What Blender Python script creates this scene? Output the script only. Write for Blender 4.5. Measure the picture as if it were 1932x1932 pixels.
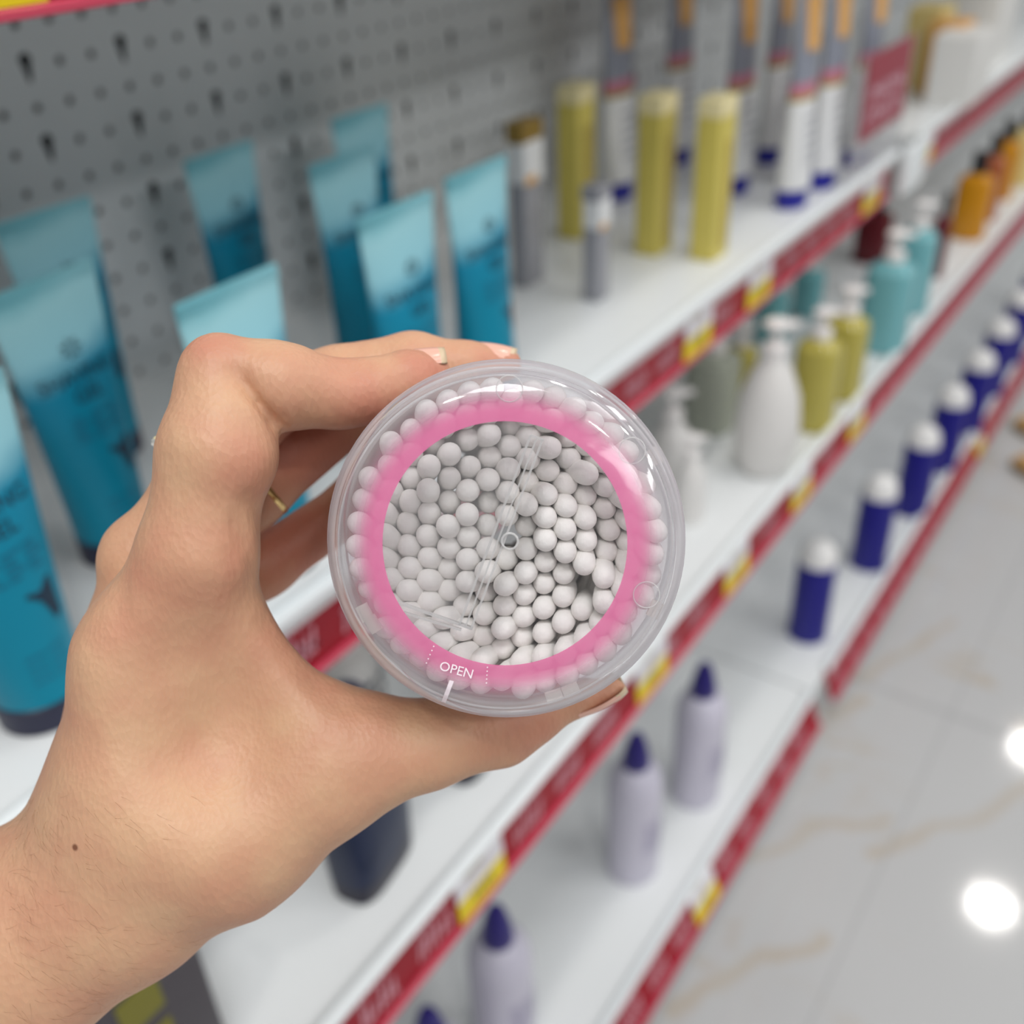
import bpy, bmesh, math, random
import numpy as np
from mathutils import Matrix, Vector

for o in list(bpy.data.objects):
    bpy.data.objects.remove(o)
random.seed(7)
rng = np.random.RandomState(7)
SC = bpy.context.scene
COL = SC.collection

# ------------------------------------------------------------------ camera
# world: X out of the shelves into the aisle, Y along the shelves, Z up (metres)
F = 1956.0                      # focal length in pixels of the 1932 px frame
CAM = np.array([0.0, 0.0, 1.12])
M = np.array([[0.82602479, 0.28124382, -0.4884516],
              [0.56231911, -0.47036713, 0.68011175],
              [-0.03847435, -0.83645483, -0.54668368]])   # camera axes (right, down, forward) as columns


def ray(px, py):
    return M @ np.array([px - 966.0, py - 966.0, F])


def on_x(px, py, x):
    r = ray(px, py)
    return CAM + r * ((x - CAM[0]) / r[0])


def on_z(px, py, z):
    r = ray(px, py)
    return CAM + r * ((z - CAM[2]) / r[2])


def proj(p):
    c = M.T @ (np.array(p) - CAM)
    return 966 + F * c[0] / c[2], 966 + F * c[1] / c[2], c[2]


def height_to(base, py):
    lo, hi = base[2], base[2] + 1.0
    for _ in range(40):
        mid = (lo + hi) / 2
        if proj((base[0], base[1], mid))[1] > py:
            lo = mid
        else:
            hi = mid
    return lo - base[2]


cam_data = bpy.data.cameras.new('camera')
cam_data.sensor_width = 36.0
cam_data.lens = 36.0 * F / 1932.0
cam_data.clip_start = 0.01
cam_data.clip_end = 60
cam_data.dof.use_dof = True
cam_data.dof.focus_distance = 0.216
cam_data.dof.aperture_fstop = 8.8
cam = bpy.data.objects.new('camera', cam_data)
COL.objects.link(cam)
mw = Matrix.Identity(4)
for i in range(3):
    mw[i][0] = M[i, 0]
    mw[i][1] = -M[i, 1]
    mw[i][2] = -M[i, 2]
    mw[i][3] = CAM[i]
cam.matrix_world = mw
SC.camera = cam

# ------------------------------------------------------------------ light
world = bpy.data.worlds.new('world')
SC.world = world
world.use_nodes = True
bg = world.node_tree.nodes['Background']
bg.inputs[0].default_value = (0.93, 0.97, 1.0, 1)
bg.inputs[1].default_value = 0.26


def downlight(x, y, z, d, power, col=(1.0, 0.965, 0.91)):
    l = bpy.data.lights.new('downlight', 'AREA')
    l.shape = 'DISK'
    l.size = d
    l.energy = power
    l.color = col
    o = bpy.data.objects.new('downlight', l)
    COL.objects.link(o)
    o.location = (x, y, z)


for (lx, ly, pw) in [(0.02, -0.9, 7.0), (0.02, 1.3, 5.0), (0.0, 3.4, 5.0), (-0.06, 4.45, 5.0),
                     (1.5, -0.9, 9.0), (1.5, 1.4, 6.0), (1.5, 3.2, 6.0)]:
    downlight(lx, ly, 2.82, 0.18, pw)
# broad lights over the aisle; the first pair is added fill for swabs and hand
for (lx, ly, sx, sy, p) in [(2.1, -1.5, 0.75, 0.75, 17.0), (0.25, -0.35, 0.5, 0.7, 19.0), (0.9, 0.9, 0.5, 1.2, 6.0), (0.9, 3.1, 0.5, 1.4, 9.0),
                            (3.0, 0.6, 0.4, 1.4, 32.0), (3.0, 2.8, 0.4, 1.4, 24.0)]:
    l = bpy.data.lights.new('overhead_light', 'AREA')
    l.shape = 'RECTANGLE'
    l.size = sx
    l.size_y = sy
    l.energy = p
    l.color = (0.97, 0.985, 1.0)
    o = bpy.data.objects.new('overhead_light', l)
    COL.objects.link(o)
    o.location = (lx, ly, 2.8)

SC.view_settings.view_transform = 'Standard'
SC.view_settings.look = 'None'
SC.view_settings.gamma = 1.0
SC.view_settings.use_curve_mapping = False
SC.view_settings.exposure = 0.03
SC.cycles.transparent_max_bounces = 32
SC.cycles.max_bounces = 10
SC.cycles.caustics_reflective = False
SC.cycles.caustics_refractive = False


# ------------------------------------------------------------------ helpers
def srgb(r, g, b):
    def f(c):
        c /= 255.0
        return c / 12.92 if c <= 0.04045 else ((c + 0.055) / 1.055) ** 2.4
    return (f(r), f(g), f(b), 1.0)


def mat(name, col, rough=0.5, spec=0.5, metal=0.0, noise=0.0, scale=60.0, trans=0.0, coat=0.0, bump=0.0):
    m = bpy.data.materials.new(name)
    m.use_nodes = True
    nt = m.node_tree
    b = nt.nodes['Principled BSDF']
    b.inputs['Base Color'].default_value = col
    b.inputs['Roughness'].default_value = rough
    b.inputs['Specular IOR Level'].default_value = spec
    b.inputs['Metallic'].default_value = metal
    b.inputs['Transmission Weight'].default_value = trans
    b.inputs['Coat Weight'].default_value = coat
    tc = nt.nodes.new('ShaderNodeTexCoord')
    n = nt.nodes.new('ShaderNodeTexNoise')
    n.inputs['Scale'].default_value = scale
    n.inputs['Detail'].default_value = 4
    nt.links.new(tc.outputs['Object'], n.inputs['Vector'])
    if noise > 0:
        mx = nt.nodes.new('ShaderNodeMix')
        mx.data_type = 'RGBA'
        mx.blend_type = 'MULTIPLY'
        mx.inputs[0].default_value = 1.0
        mx.inputs[6].default_value = col
        rp = nt.nodes.new('ShaderNodeMapRange')
        rp.inputs[3].default_value = 1 - noise
        rp.inputs[4].default_value = 1 + noise
        nt.links.new(n.outputs[0], rp.inputs[0])
        nt.links.new(rp.outputs[0], mx.inputs[7])
        nt.links.new(mx.outputs[2], b.inputs['Base Color'])
    if bump > 0:
        bp = nt.nodes.new('ShaderNodeBump')
        bp.inputs['Strength'].default_value = bump
        bp.inputs['Distance'].default_value = 0.0005
        nt.links.new(n.outputs[0], bp.inputs['Height'])
        nt.links.new(bp.outputs[0], b.inputs['Normal'])
    return m


def clear_mat(name, haze=0.08, tint=(0.985, 0.985, 0.99, 1), hazecol=(0.9, 0.88, 0.9, 1), gloss=1.0, rough=0.04, edge=0.35, bump=0.0):
    """thin clear plastic: transparent film + milky haze + fresnel gloss"""
    m = bpy.data.materials.new(name)
    m.use_nodes = True
    nt = m.node_tree
    nt.nodes.clear()
    out = nt.nodes.new('ShaderNodeOutputMaterial')
    tr = nt.nodes.new('ShaderNodeBsdfTransparent')
    tr.inputs[0].default_value = tint
    df = nt.nodes.new('ShaderNodeBsdfDiffuse')
    df.inputs[0].default_value = hazecol
    tl = nt.nodes.new('ShaderNodeBsdfTranslucent')
    tl.inputs[0].default_value = hazecol
    hz = nt.nodes.new('ShaderNodeMixShader')
    hz.inputs[0].default_value = 0.5
    nt.links.new(df.outputs[0], hz.inputs[1])
    nt.links.new(tl.outputs[0], hz.inputs[2])
    lw = nt.nodes.new('ShaderNodeLayerWeight')
    lw.inputs[0].default_value = 0.35
    mr = nt.nodes.new('ShaderNodeMapRange')
    mr.inputs[3].default_value = haze
    mr.inputs[4].default_value = min(1.0, haze + edge)
    nt.links.new(lw.outputs['Facing'], mr.inputs[0])
    m1 = nt.nodes.new('ShaderNodeMixShader')
    nt.links.new(mr.outputs[0], m1.inputs[0])
    nt.links.new(tr.outputs[0], m1.inputs[1])
    nt.links.new(hz.outputs[0], m1.inputs[2])
    gl = nt.nodes.new('ShaderNodeBsdfGlossy')
    gl.inputs['Roughness'].default_value = rough
    fr = nt.nodes.new('ShaderNodeFresnel')
    fr.inputs[0].default_value = 1.45
    mu = nt.nodes.new('ShaderNodeMath')
    mu.operation = 'MULTIPLY'
    mu.inputs[1].default_value = gloss
    mn = nt.nodes.new('ShaderNodeMath')
    mn.operation = 'MINIMUM'
    mn.inputs[1].default_value = 0.22
    nt.links.new(fr.outputs[0], mn.inputs[0])
    nt.links.new(mn.outputs[0], mu.inputs[0])
    m2 = nt.nodes.new('ShaderNodeMixShader')
    nt.links.new(mu.outputs[0], m2.inputs[0])
    nt.links.new(m1.outputs[0], m2.inputs[1])
    nt.links.new(gl.outputs[0], m2.inputs[2])
    nt.links.new(m2.outputs[0], out.inputs[0])
    if bump > 0:
        tc = nt.nodes.new('ShaderNodeTexCoord')
        n = nt.nodes.new('ShaderNodeTexNoise')
        n.inputs['Scale'].default_value = 90
        nt.links.new(tc.outputs['Object'], n.inputs['Vector'])
        bp = nt.nodes.new('ShaderNodeBump')
        bp.inputs['Strength'].default_value = bump
        bp.inputs['Distance'].default_value = 0.001
        nt.links.new(n.outputs[0], bp.inputs['Height'])
        nt.links.new(bp.outputs[0], gl.inputs['Normal'])
    return m


def mesh_obj(name, verts, faces, material, parent=None, smooth=True, mats=None, fmat=None):
    me = bpy.data.meshes.new(name)
    me.from_pydata([tuple(map(float, v)) for v in verts], [], faces)
    me.update()
    if mats:
        for mm in mats:
            me.materials.append(mm)
        if fmat:
            me.polygons.foreach_set('material_index', fmat)
    elif material:
        me.materials.append(material)
    if smooth:
        me.polygons.foreach_set('use_smooth', [True] * len(me.polygons))
    o = bpy.data.objects.new(name, me)
    COL.objects.link(o)
    if parent is not None:
        o.parent = parent
    return o


def sharp(o, ang=35):
    m = o.data
    bm = bmesh.new()
    bm.from_mesh(m)
    for e in bm.edges:
        if len(e.link_faces) == 2 and e.calc_face_angle(0) > math.radians(ang):
            e.smooth = False
    bm.to_mesh(m)
    bm.free()
    return o


def tag(o, label=None, cat=None, group=None, kind=None):
    if label:
        o['label'] = label
    if cat:
        o['category'] = cat
    if group:
        o['group'] = group
    if kind:
        o['kind'] = kind
    return o


def empty(name, loc, rotz=0.0):
    o = bpy.data.objects.new(name, None)
    o.empty_display_size = 0.02
    COL.objects.link(o)
    o.location = tuple(float(v) for v in loc)
    o.rotation_euler = (0, 0, rotz)
    return o


def copy_tree(o, parent=None):
    c = o.copy()
    COL.objects.link(c)
    if parent is not None:
        c.parent = parent
    for ch in list(o.children):
        copy_tree(ch, c)
    return c


def lathe(name, prof, material, parent=None, seg=40, sx=1.0, sy=1.0, power=2.0, off=(0, 0, 0), close=True, ang=35):
    """prof: list of (r, z); superellipse section of the given power"""
    vs, fs = [], []
    n = len(prof)
    for (r, z) in prof:
        for k in range(seg):
            a = 2 * math.pi * k / seg
            c, s = math.cos(a), math.sin(a)
            ex = math.copysign(abs(c) ** (2 / power), c)
            ey = math.copysign(abs(s) ** (2 / power), s)
            vs.append((off[0] + r * sx * ex, off[1] + r * sy * ey, off[2] + z))
    for i in range(n - 1):
        for k in range(seg):
            k2 = (k + 1) % seg
            fs.append((i * seg + k, i * seg + k2, (i + 1) * seg + k2, (i + 1) * seg + k))
    if close:
        fs.append(tuple(range(seg - 1, -1, -1)))
        fs.append(tuple((n - 1) * seg + k for k in range(seg)))
    return sharp(mesh_obj(name, vs, fs, material, parent), ang)


def box_vf(c, s, off=0):
    x, y, z = c
    a, b, d = s[0] / 2, s[1] / 2, s[2] / 2
    v = [(x - a, y - b, z - d), (x + a, y - b, z - d), (x + a, y + b, z - d), (x - a, y + b, z - d),
         (x - a, y - b, z + d), (x + a, y - b, z + d), (x + a, y + b, z + d), (x - a, y + b, z + d)]
    f = [(0, 3, 2, 1), (4, 5, 6, 7), (0, 1, 5, 4), (1, 2, 6, 5), (2, 3, 7, 6), (3, 0, 4, 7)]
    return v, [tuple(i + off for i in q) for q in f]


def box(name, c, s, material, parent=None, bevel=0.0):
    v, f = box_vf(c, s)
    o = mesh_obj(name, v, f, material, parent, smooth=False)
    if bevel > 0:
        bm = bmesh.new()
        bm.from_mesh(o.data)
        bmesh.ops.bevel(bm, geom=list(bm.edges), offset=bevel, segments=3, affect='EDGES', profile=0.6)
        bm.to_mesh(o.data)
        bm.free()
        o.data.polygons.foreach_set('use_smooth', [True] * len(o.data.polygons))
        sharp(o, 40)
    return o


def sweep_y(name, prof, y0, y1, material, parent=None, closed=True, ang=30):
    """closed (x, z) profile extruded along Y"""
    n = len(prof)
    vs = [(x, y0, z) for x, z in prof] + [(x, y1, z) for x, z in prof]
    fs = [(i, (i + 1) % n, n + (i + 1) % n, n + i) for i in range(n if closed else n - 1)]
    if closed:
        fs.append(tuple(range(n - 1, -1, -1)))
        fs.append(tuple(range(n, 2 * n)))
    o = mesh_obj(name, vs, fs, material, parent)
    bm = bmesh.new()
    bm.from_mesh(o.data)
    bmesh.ops.recalc_face_normals(bm, faces=bm.faces)
    bm.to_mesh(o.data)
    bm.free()
    return sharp(o, ang)


def text_vf(body, size):
    cu = bpy.data.curves.new('tmp', 'FONT')
    cu.body = body
    cu.size = size
    cu.align_x = 'CENTER'
    cu.align_y = 'CENTER'
    cu.resolution_u = 3
    ob = bpy.data.objects.new('tmp', cu)
    COL.objects.link(ob)
    dg = bpy.context.evaluated_depsgraph_get()
    me = bpy.data.meshes.new_from_object(ob.evaluated_get(dg))
    v = [(p.co.x, p.co.y) for p in me.vertices]
    f = [tuple(p.vertices) for p in me.polygons]
    bpy.data.objects.remove(ob)
    bpy.data.curves.remove(cu)
    bpy.data.meshes.remove(me)
    return v, f


# ------------------------------------------------------------------ shared materials
M_white = mat('white_enamel', srgb(226, 228, 228), 0.32, 0.5, noise=0.02, scale=8)
M_lip = mat('white_rail_plastic', srgb(236, 240, 241), 0.25, 0.5, noise=0.01, scale=20)
M_peg = mat('pegboard_enamel', srgb(214, 216, 216), 0.45, 0.4, noise=0.02, scale=6)
M_pegshade = mat('pegboard_hole_shade', srgb(30, 30, 30), 0.9, 0.1)  # near-black colour paints in the shade inside the keyholes
M_red = mat('promo_red', srgb(152, 0, 28), 0.38, 0.3, noise=0.06, scale=30)
M_print = mat('promo_print', srgb(226, 166, 178), 0.4, 0.4)
M_clearpink = mat('clear_pink_lip', srgb(196, 70, 92), 0.12, 0.6)
M_tagwhite = mat('tag_white', srgb(228, 224, 228), 0.5)
M_tagyellow = mat('tag_yellow', srgb(226, 200, 6), 0.45)

# ------------------------------------------------------------------ floor
def floor_mat():
    m = bpy.data.materials.new('marble_tile')
    m.use_nodes = True
    nt = m.node_tree
    b = nt.nodes['Principled BSDF']
    b.inputs['Roughness'].default_value = 0.07
    b.inputs['Specular IOR Level'].default_value = 0.5
    tc = nt.nodes.new('ShaderNodeTexCoord')
    sep = nt.nodes.new('ShaderNodeSeparateXYZ')
    nt.links.new(tc.outputs['Object'], sep.inputs[0])

    def math_(op, a, bb=None, c=None):
        n = nt.nodes.new('ShaderNodeMath')
        n.operation = op
        for i, v in enumerate((a, bb, c)):
            if v is None:
                continue
            if isinstance(v, (int, float)):
                n.inputs[i].default_value = v
            else:
                nt.links.new(v, n.inputs[i])
        return n.outputs[0]
    # veins: iso-lines of a warped noise
    mp = nt.nodes.new('ShaderNodeMapping')
    mp.inputs['Rotation'].default_value = (0, 0, 0.9)
    mp.inputs['Scale'].default_value = (1.0, 2.6, 1.0)
    nt.links.new(tc.outputs['Object'], mp.inputs['Vector'])
    n1 = nt.nodes.new('ShaderNodeTexNoise')
    n1.inputs['Scale'].default_value = 2.3
    n1.inputs['Detail'].default_value = 5
    n1.inputs['Distortion'].default_value = 0.5
    nt.links.new(mp.outputs[0], n1.inputs['Vector'])
    v = math_('ABSOLUTE', math_('SUBTRACT', n1.outputs[0], 0.5))
    vein = nt.nodes.new('ShaderNodeMapRange')
    vein.inputs[1].default_value = 0.0
    vein.inputs[2].default_value = 0.022
    vein.inputs[3].default_value = 1.0
    vein.inputs[4].default_value = 0.0
    nt.links.new(v, vein.inputs[0])
    n2 = nt.nodes.new('ShaderNodeTexNoise')
    n2.inputs['Scale'].default_value = 5.0
    nt.links.new(tc.outputs['Object'], n2.inputs['Vector'])
    br = nt.nodes.new('ShaderNodeMapRange')
    br.inputs[1].default_value = 0.47
    br.inputs[2].default_value = 0.66
    nt.links.new(n2.outputs[0], br.inputs[0])
    vmask = math_('MULTIPLY', vein.outputs[0], math_('MULTIPLY', br.outputs[0], 0.5))
    # broad tan veins that wander across the tiles
    wob = nt.nodes.new('ShaderNodeTexNoise')
    wob.inputs['Scale'].default_value = 9.0
    wob.inputs['Detail'].default_value = 2
    nt.links.new(tc.outputs['Object'], wob.inputs['Vector'])
    wb = math_('MULTIPLY', math_('SUBTRACT', wob.outputs[0], 0.5), 0.075)
    for (ax, ay, bx_, by_) in [(-0.262, 0.63, -0.165, 0.82), (-0.29, 0.87, -0.22, 0.965), (-0.22, 0.965, -0.15, 1.035), (-0.15, 0.965, -0.075, 1.06), (-0.075, 1.06, 0.03, 1.24),
                               (-0.275, 1.27, -0.18, 1.49), (-0.28, 1.175, -0.24, 1.235), (0.12, 0.7, 0.3, 1.0), (0.05, 1.5, 0.2, 1.8)]:
        Lx, Ly = bx_ - ax, by_ - ay
        L2 = Lx * Lx + Ly * Ly
        L1 = math.sqrt(L2)
        dx_ = math_('SUBTRACT', sep.outputs[0], ax)
        dy_ = math_('SUBTRACT', sep.outputs[1], ay)
        t_ = math_('DIVIDE', math_('ADD', math_('MULTIPLY', dx_, Lx), math_('MULTIPLY', dy_, Ly)), L2)
        tn = nt.nodes.new('ShaderNodeClamp')
        nt.links.new(t_, tn.inputs[0])
        over = math_('MULTIPLY', math_('ABSOLUTE', math_('SUBTRACT', t_, tn.outputs[0])), L1)
        side = math_('DIVIDE', math_('SUBTRACT', math_('MULTIPLY', dx_, Ly), math_('MULTIPLY', dy_, Lx)), L1)
        dd = math_('ADD', math_('ABSOLUTE', math_('ADD', side, wb)), over)
        vm = nt.nodes.new('ShaderNodeMapRange')
        vm.interpolation_type = 'SMOOTHSTEP'
        vm.inputs[1].default_value = 0.001
        vm.inputs[2].default_value = 0.016
        vm.inputs[3].default_value = 0.5
        vm.inputs[4].default_value = 0.0
        nt.links.new(dd, vm.inputs[0])
        vmask = math_('MAXIMUM', vmask, math_('MULTIPLY', vm.outputs[0], math_('MULTIPLY_ADD', n2.outputs[0], 1.2, 0.2)))
    n3 = nt.nodes.new('ShaderNodeTexNoise')
    n3.inputs['Scale'].default_value = 1.6
    nt.links.new(tc.outputs['Object'], n3.inputs['Vector'])
    base = nt.nodes.new('ShaderNodeMix')
    base.data_type = 'RGBA'
    base.inputs[6].default_value = srgb(184, 184, 184)
    base.inputs[7].default_value = srgb(200, 200, 199)
    nt.links.new(n3.outputs[0], base.inputs[0])
    mx = nt.nodes.new('ShaderNodeMix')
    mx.data_type = 'RGBA'
    mx.inputs[7].default_value = srgb(180, 158, 124)
    nt.links.new(base.outputs[2], mx.inputs[6])
    nt.links.new(vmask, mx.inputs[0])
    # tile joints on an 0.8 m grid
    jx = math_('ABSOLUTE', math_('SUBTRACT', math_('FRACT', math_('DIVIDE', math_('ADD', sep.outputs[0], 0.13 + 8.4), 0.8)), 0.5))
    jy = math_('ABSOLUTE', math_('SUBTRACT', math_('FRACT', math_('DIVIDE', math_('ADD', sep.outputs[1], -1.274 + 8.4), 0.8)), 0.5))
    ja = math_('LESS_THAN', jx, 0.0016)
    jb = math_('LESS_THAN', jy, 0.008)
    jm = math_('MULTIPLY', math_('MAXIMUM', math_('MULTIPLY', ja, 1.0), math_('MULTIPLY', jb, 0.6)), 0.5)
    m2 = nt.nodes.new('ShaderNodeMix')
    m2.data_type = 'RGBA'
    m2.inputs[7].default_value = srgb(150, 150, 150)
    nt.links.new(mx.outputs[2], m2.inputs[6])
    nt.links.new(jm, m2.inputs[0])
    nt.links.new(m2.outputs[2], b.inputs['Base Color'])
    return m


fl_v, fl_f = box_vf((0.3, 1.9, -0.02), (4.4, 7.6, 0.04))
tag(mesh_obj('floor', fl_v, fl_f, floor_mat(), smooth=False), 'white marble-look glossy tile floor with tan veins', 'floor', kind='structure')

wv, wf = box_vf((-1.12, 1.9, 1.43), (0.06, 7.6, 2.86))
tag(mesh_obj('wall_left', wv, wf, mat('wall_paint', srgb(226, 226, 224), 0.7, 0.2), smooth=False), 'white shop wall behind the shelving', 'wall', kind='structure')
wv, wf = box_vf((0.3, 5.73, 1.43), (2.8, 0.06, 2.86))
tag(mesh_obj('wall_back', wv, wf, bpy.data.materials['wall_paint'], smooth=False), 'white shop wall at the far end of the aisle', 'wall', kind='structure')

# ------------------------------------------------------------------ gondola shelving
XB = -0.668          # face of the pegboard
ZU, ZA, ZB, ZC = 1.127, 0.768, 0.5384, 0.129
XU, XA, XBF, XC = -0.365, -0.365, -0.305, -0.285
Y0, Y1 = -0.45, 4.3


def pegboard():
    pitch = 0.025
    rz = 0.0252
    vs, fs, fm = [], [], []
    NS = 16
    ycol0 = 0.4151
    zrow0 = CAM[2] - 0.1139
    i0 = int(math.floor((Y0 - ycol0) / pitch))
    i1 = int(math.ceil((3.6 - ycol0) / pitch))
    j0, j1 = -16, 7             # rows below / above the reference keyhole row
    depth = 0.012
    base_circ = [(math.cos(2 * math.pi * (k + 0.5) / NS), math.sin(2 * math.pi * (k + 0.5) / NS)) for k in range(NS)]
    for j in range(j0, j1):
        for i in range(i0, i1):
            cy, cz = ycol0 + i * pitch, zrow0 + j * rz
            key = (i % 3 == 0) and (j % 2 == 0)
            r = 0.0031
            o = len(vs)
            pts = []
            for (c, s) in base_circ:
                if key:
                    if s >= -0.1:
                        pts.append((cy + 0.0046 * c, cz + 0.0046 * s + 0.0040))
                    else:
                        pts.append((cy + 0.0046 * c * (0.50 + 0.3 * (1 + s)), cz + 0.0040 - 0.0046 * 0.1 + 0.0150 * (s + 0.1)))
                else:
                    pts.append((cy + r * c, cz + r * s))
            # square border, same count
            for (c, s) in base_circ:
                q = max(abs(c), abs(s))
                vs.append((XB, cy + pitch / 2 * c / q, cz + rz / 2 * s / q))
            for p in pts:
                vs.append((XB, p[0], p[1]))
            for p in pts:
                vs.append((XB - depth * (1.0 if key else 0.16), p[0], p[1]))
            corners = {}
            for k in range(NS):
                k2 = (k + 1) % NS
                a, b2 = base_circ[k], base_circ[k2]
                fs.append((o + k, o + k2, o + NS + k2, o + NS + k))
                fm.append(0)
                fs.append((o + NS + k, o + NS + k2, o + 2 * NS + k2, o + 2 * NS + k))
                fm.append(1 if key else 0)
                # fill the square's corner
                if (abs(a[0]) > abs(a[1])) != (abs(b2[0]) > abs(b2[1])):
                    ci = len(vs)
                    vs.append((XB, cy + math.copysign(pitch / 2, a[0] + b2[0]), cz + math.copysign(rz / 2, a[1] + b2[1])))
                    fs.append((o + k, ci, o + k2))
                    fm.append(0)
            fs.append(tuple(o + 2 * NS + k for k in range(NS)))
            fm.append(1 if key else 2)
    root = mesh_obj('pegboard_panel', vs, fs, None, smooth=False, mats=[M_peg, M_pegshade, mat('pegboard_dimple_shade', srgb(84, 85, 85), 0.7, 0.2)], fmat=fm)  # round hole floors are coloured dark to stand in for recess shade
    tag(root, 'grey white perforated metal back panel with round and keyhole slots', 'pegboard')
    # solid sheet behind and plain lower back panel
    zb = zrow0 + (j0 - 0.5) * rz
    zt = zrow0 + (j1 - 0.5) * rz
    box('backing_sheet', (XB - 0.022, (Y0 + Y1) / 2, (zb + zt) / 2), (0.016, Y1 - Y0, zt - zb), M_peg, root)
    box('lower_panel', (XB - 0.012, (Y0 + Y1) / 2, zb / 2), (0.024, Y1 - Y0, zb), M_peg, root)
    return root


pegboard()


class Rail:
    def __init__(s, x, z, tilt):
        s.x, s.z, s.t = x, z, math.radians(tilt)

    def pt(s, y, u, off=0.0):
        """y along, u metres down the rail face, off outwards"""
        c, sn = math.cos(s.t), math.sin(s.t)
        return (s.x + u * sn + off * c, y, s.z - u * c + off * sn)


RU = Rail(XU, ZU, 0)
RA = Rail(XA, ZA, 0)
RB = Rail(XBF, ZB, 5)
RC = Rail(XC, ZC, 22)
RAIL_H = 0.054


def strokes(rail, y0, y1, gap0, gap=0.057, skip=()):
    """pale printed lettering blocks, out of focus in the photo: two lines of pen strokes per block"""
    vs, fs = [], []

    def q(ya, yb, ua, ub, slant=0.0):
        o = len(vs)
        e = 0.0006
        vs.extend([rail.pt(ya + slant, ua, e), rail.pt(yb + slant, ua, e), rail.pt(yb, ub, e), rail.pt(ya, ub, e)])
        fs.append((o, o + 1, o + 2, o + 3))
    y = gap0
    while y < y1 - 0.04:
        if y > y0 and not any(a < y + 0.02 < b for a, b in skip):
            pr = random.Random(int(y * 10000))
            for k in range(5):
                ya = y + 0.004 + k * 0.0062 + pr.uniform(-.0008, .0008)
                q(ya, ya + 0.0016, 0.006 + pr.uniform(0, .003), 0.0175, pr.uniform(0, 0.003))
                uu = pr.choice((0.0062, 0.0105, 0.0152))
                q(ya, ya + pr.uniform(.003, .0046), uu, uu + 0.0018, 0.0008)
            for k in range(6):
                ya = y + 0.001 + k * 0.0062 + pr.uniform(-.0008, .0008)
                q(ya, ya + 0.0021, 0.021 + pr.uniform(0, .007), 0.043 - pr.uniform(0, .004), pr.uniform(.001, .0045))
                for _ in range(2):
                    uu = pr.uniform(0.022, 0.040)
                    q(ya, ya + pr.uniform(.003, .0054), uu, uu + 0.0022, pr.uniform(.0005, .003))
        y += gap
    return vs, fs


def shelf(label, x, z, rail, y0, y1, gap0, thick=0.03, skip=(), with_print=True, r0=None):
    root = empty('shelf', (0, 0, 0))
    tag(root, label, 'shelf')
    n = 6
    prof = [(XB + 0.0005, z - thick), (XB + 0.0005, z)]
    prof += [(x - 0.004 + 0.006 * math.sin(a), z - 0.008 + 0.008 * math.cos(a)) for a in [i * math.pi / 2 / n for i in range(n + 1)]]
    prof += [(x - 0.004, z - thick)]
    sweep_y('board', prof, y0, y1, M_white, root)
    y0 = y0 if r0 is None else r0
    # rail: white top lip, red printed face, clear lower lip
    top = [rail.pt(0, -0.004, -0.002), rail.pt(0, -0.007, 0.003), rail.pt(0, -0.006, 0.0075), rail.pt(0, -0.001, 0.009), rail.pt(0, 0.003, 0.007), rail.pt(0, 0.003, -0.002)]
    sweep_y('rail_lip', [(p[0], p[2]) for p in top], y0, y1, M_lip, root)
    face = [rail.pt(0, 0.002, -0.0035), rail.pt(0, 0.002, 0.0), rail.pt(0, 0.0505, 0.0), rail.pt(0, 0.0505, -0.0035)]
    sweep_y('price_rail', [(p[0], p[2]) for p in face], y0, y1, M_red, root)
    low = [rail.pt(0, 0.050, -0.003), rail.pt(0, 0.050, 0.0025), rail.pt(0, 0.051, 0.0040), rail.pt(0, 0.0535, 0.0040), rail.pt(0, 0.0545, 0.001), rail.pt(0, 0.053, -0.003)]
    sweep_y('lower_lip', [(p[0], p[2]) for p in low], y0, y1, M_clearpink, root)
    if with_print:
        v, f = strokes(rail, y0, y1, gap0, skip=skip)
        mesh_obj('lettering', v, f, M_print, root, smooth=False)
    return root


def tag_y(px, py, rail):
    return float(on_x(px, py, rail.x + 0.025 * math.sin(rail.t))[1])


TAG_W, TAG_H = 0.054, 0.034
tagsA = [tag_y(*p, RA) for p in [(1315, 622), (1430, 534), (1642, 362), (1745, 290)]]
tagsB = [tag_y(*p, RB) for p in [(905, 1685), (1225, 1285), (1385, 1078), (1508, 925), (1612, 800)]]
tagsC = [tag_y(*p, RC) for p in [(1326, 1668), (1836, 862)]]
tagsU = [0.2135]
sk = lambda l: [(a - 0.045, a + 0.03) for a in l]
Y_GAP = float(on_x(1706, 271, XA)[1])
shelf('upper white shelf with red rail, only its lip shows at the top left corner', XU, ZU, RU, Y0, Y1, -0.3, skip=sk(tagsU))
shelf('white shelf with red price rail holding the blue tubes', XA, ZA, RA, Y0, Y_GAP - 0.045, 0.045, skip=sk(tagsA))
shelf('far white shelf with faded red rail beyond the acrylic sign holder', XA, ZA, RA, Y_GAP + 0.045, Y1, Y_GAP + 0.06, skip=sk(tagsA))
shelf('white shelf below the blue tubes, holding pump bottles', XBF, ZB, RB, Y0, Y1, 0.005, skip=sk(tagsB))
shelf('lowest white shelf deck, near part holding white bottles with purple caps', XC, ZC, RC, Y0, 1.071, 0.02, skip=sk(tagsC))
shelf('lowest white shelf deck, far part holding the row of dark blue cans', XC, ZC, RC, 1.074, Y1, 1.14, skip=sk(tagsC), r0=1.125)
# kick plate below the deck
kp = box('kick_plate', (XC - 0.03, (Y0 + Y1) / 2, 0.049), (0.012, Y1 - Y0, 0.098), M_white)
tag(kp, 'white kick plate between lowest shelf deck and floor', 'panel')


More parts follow.
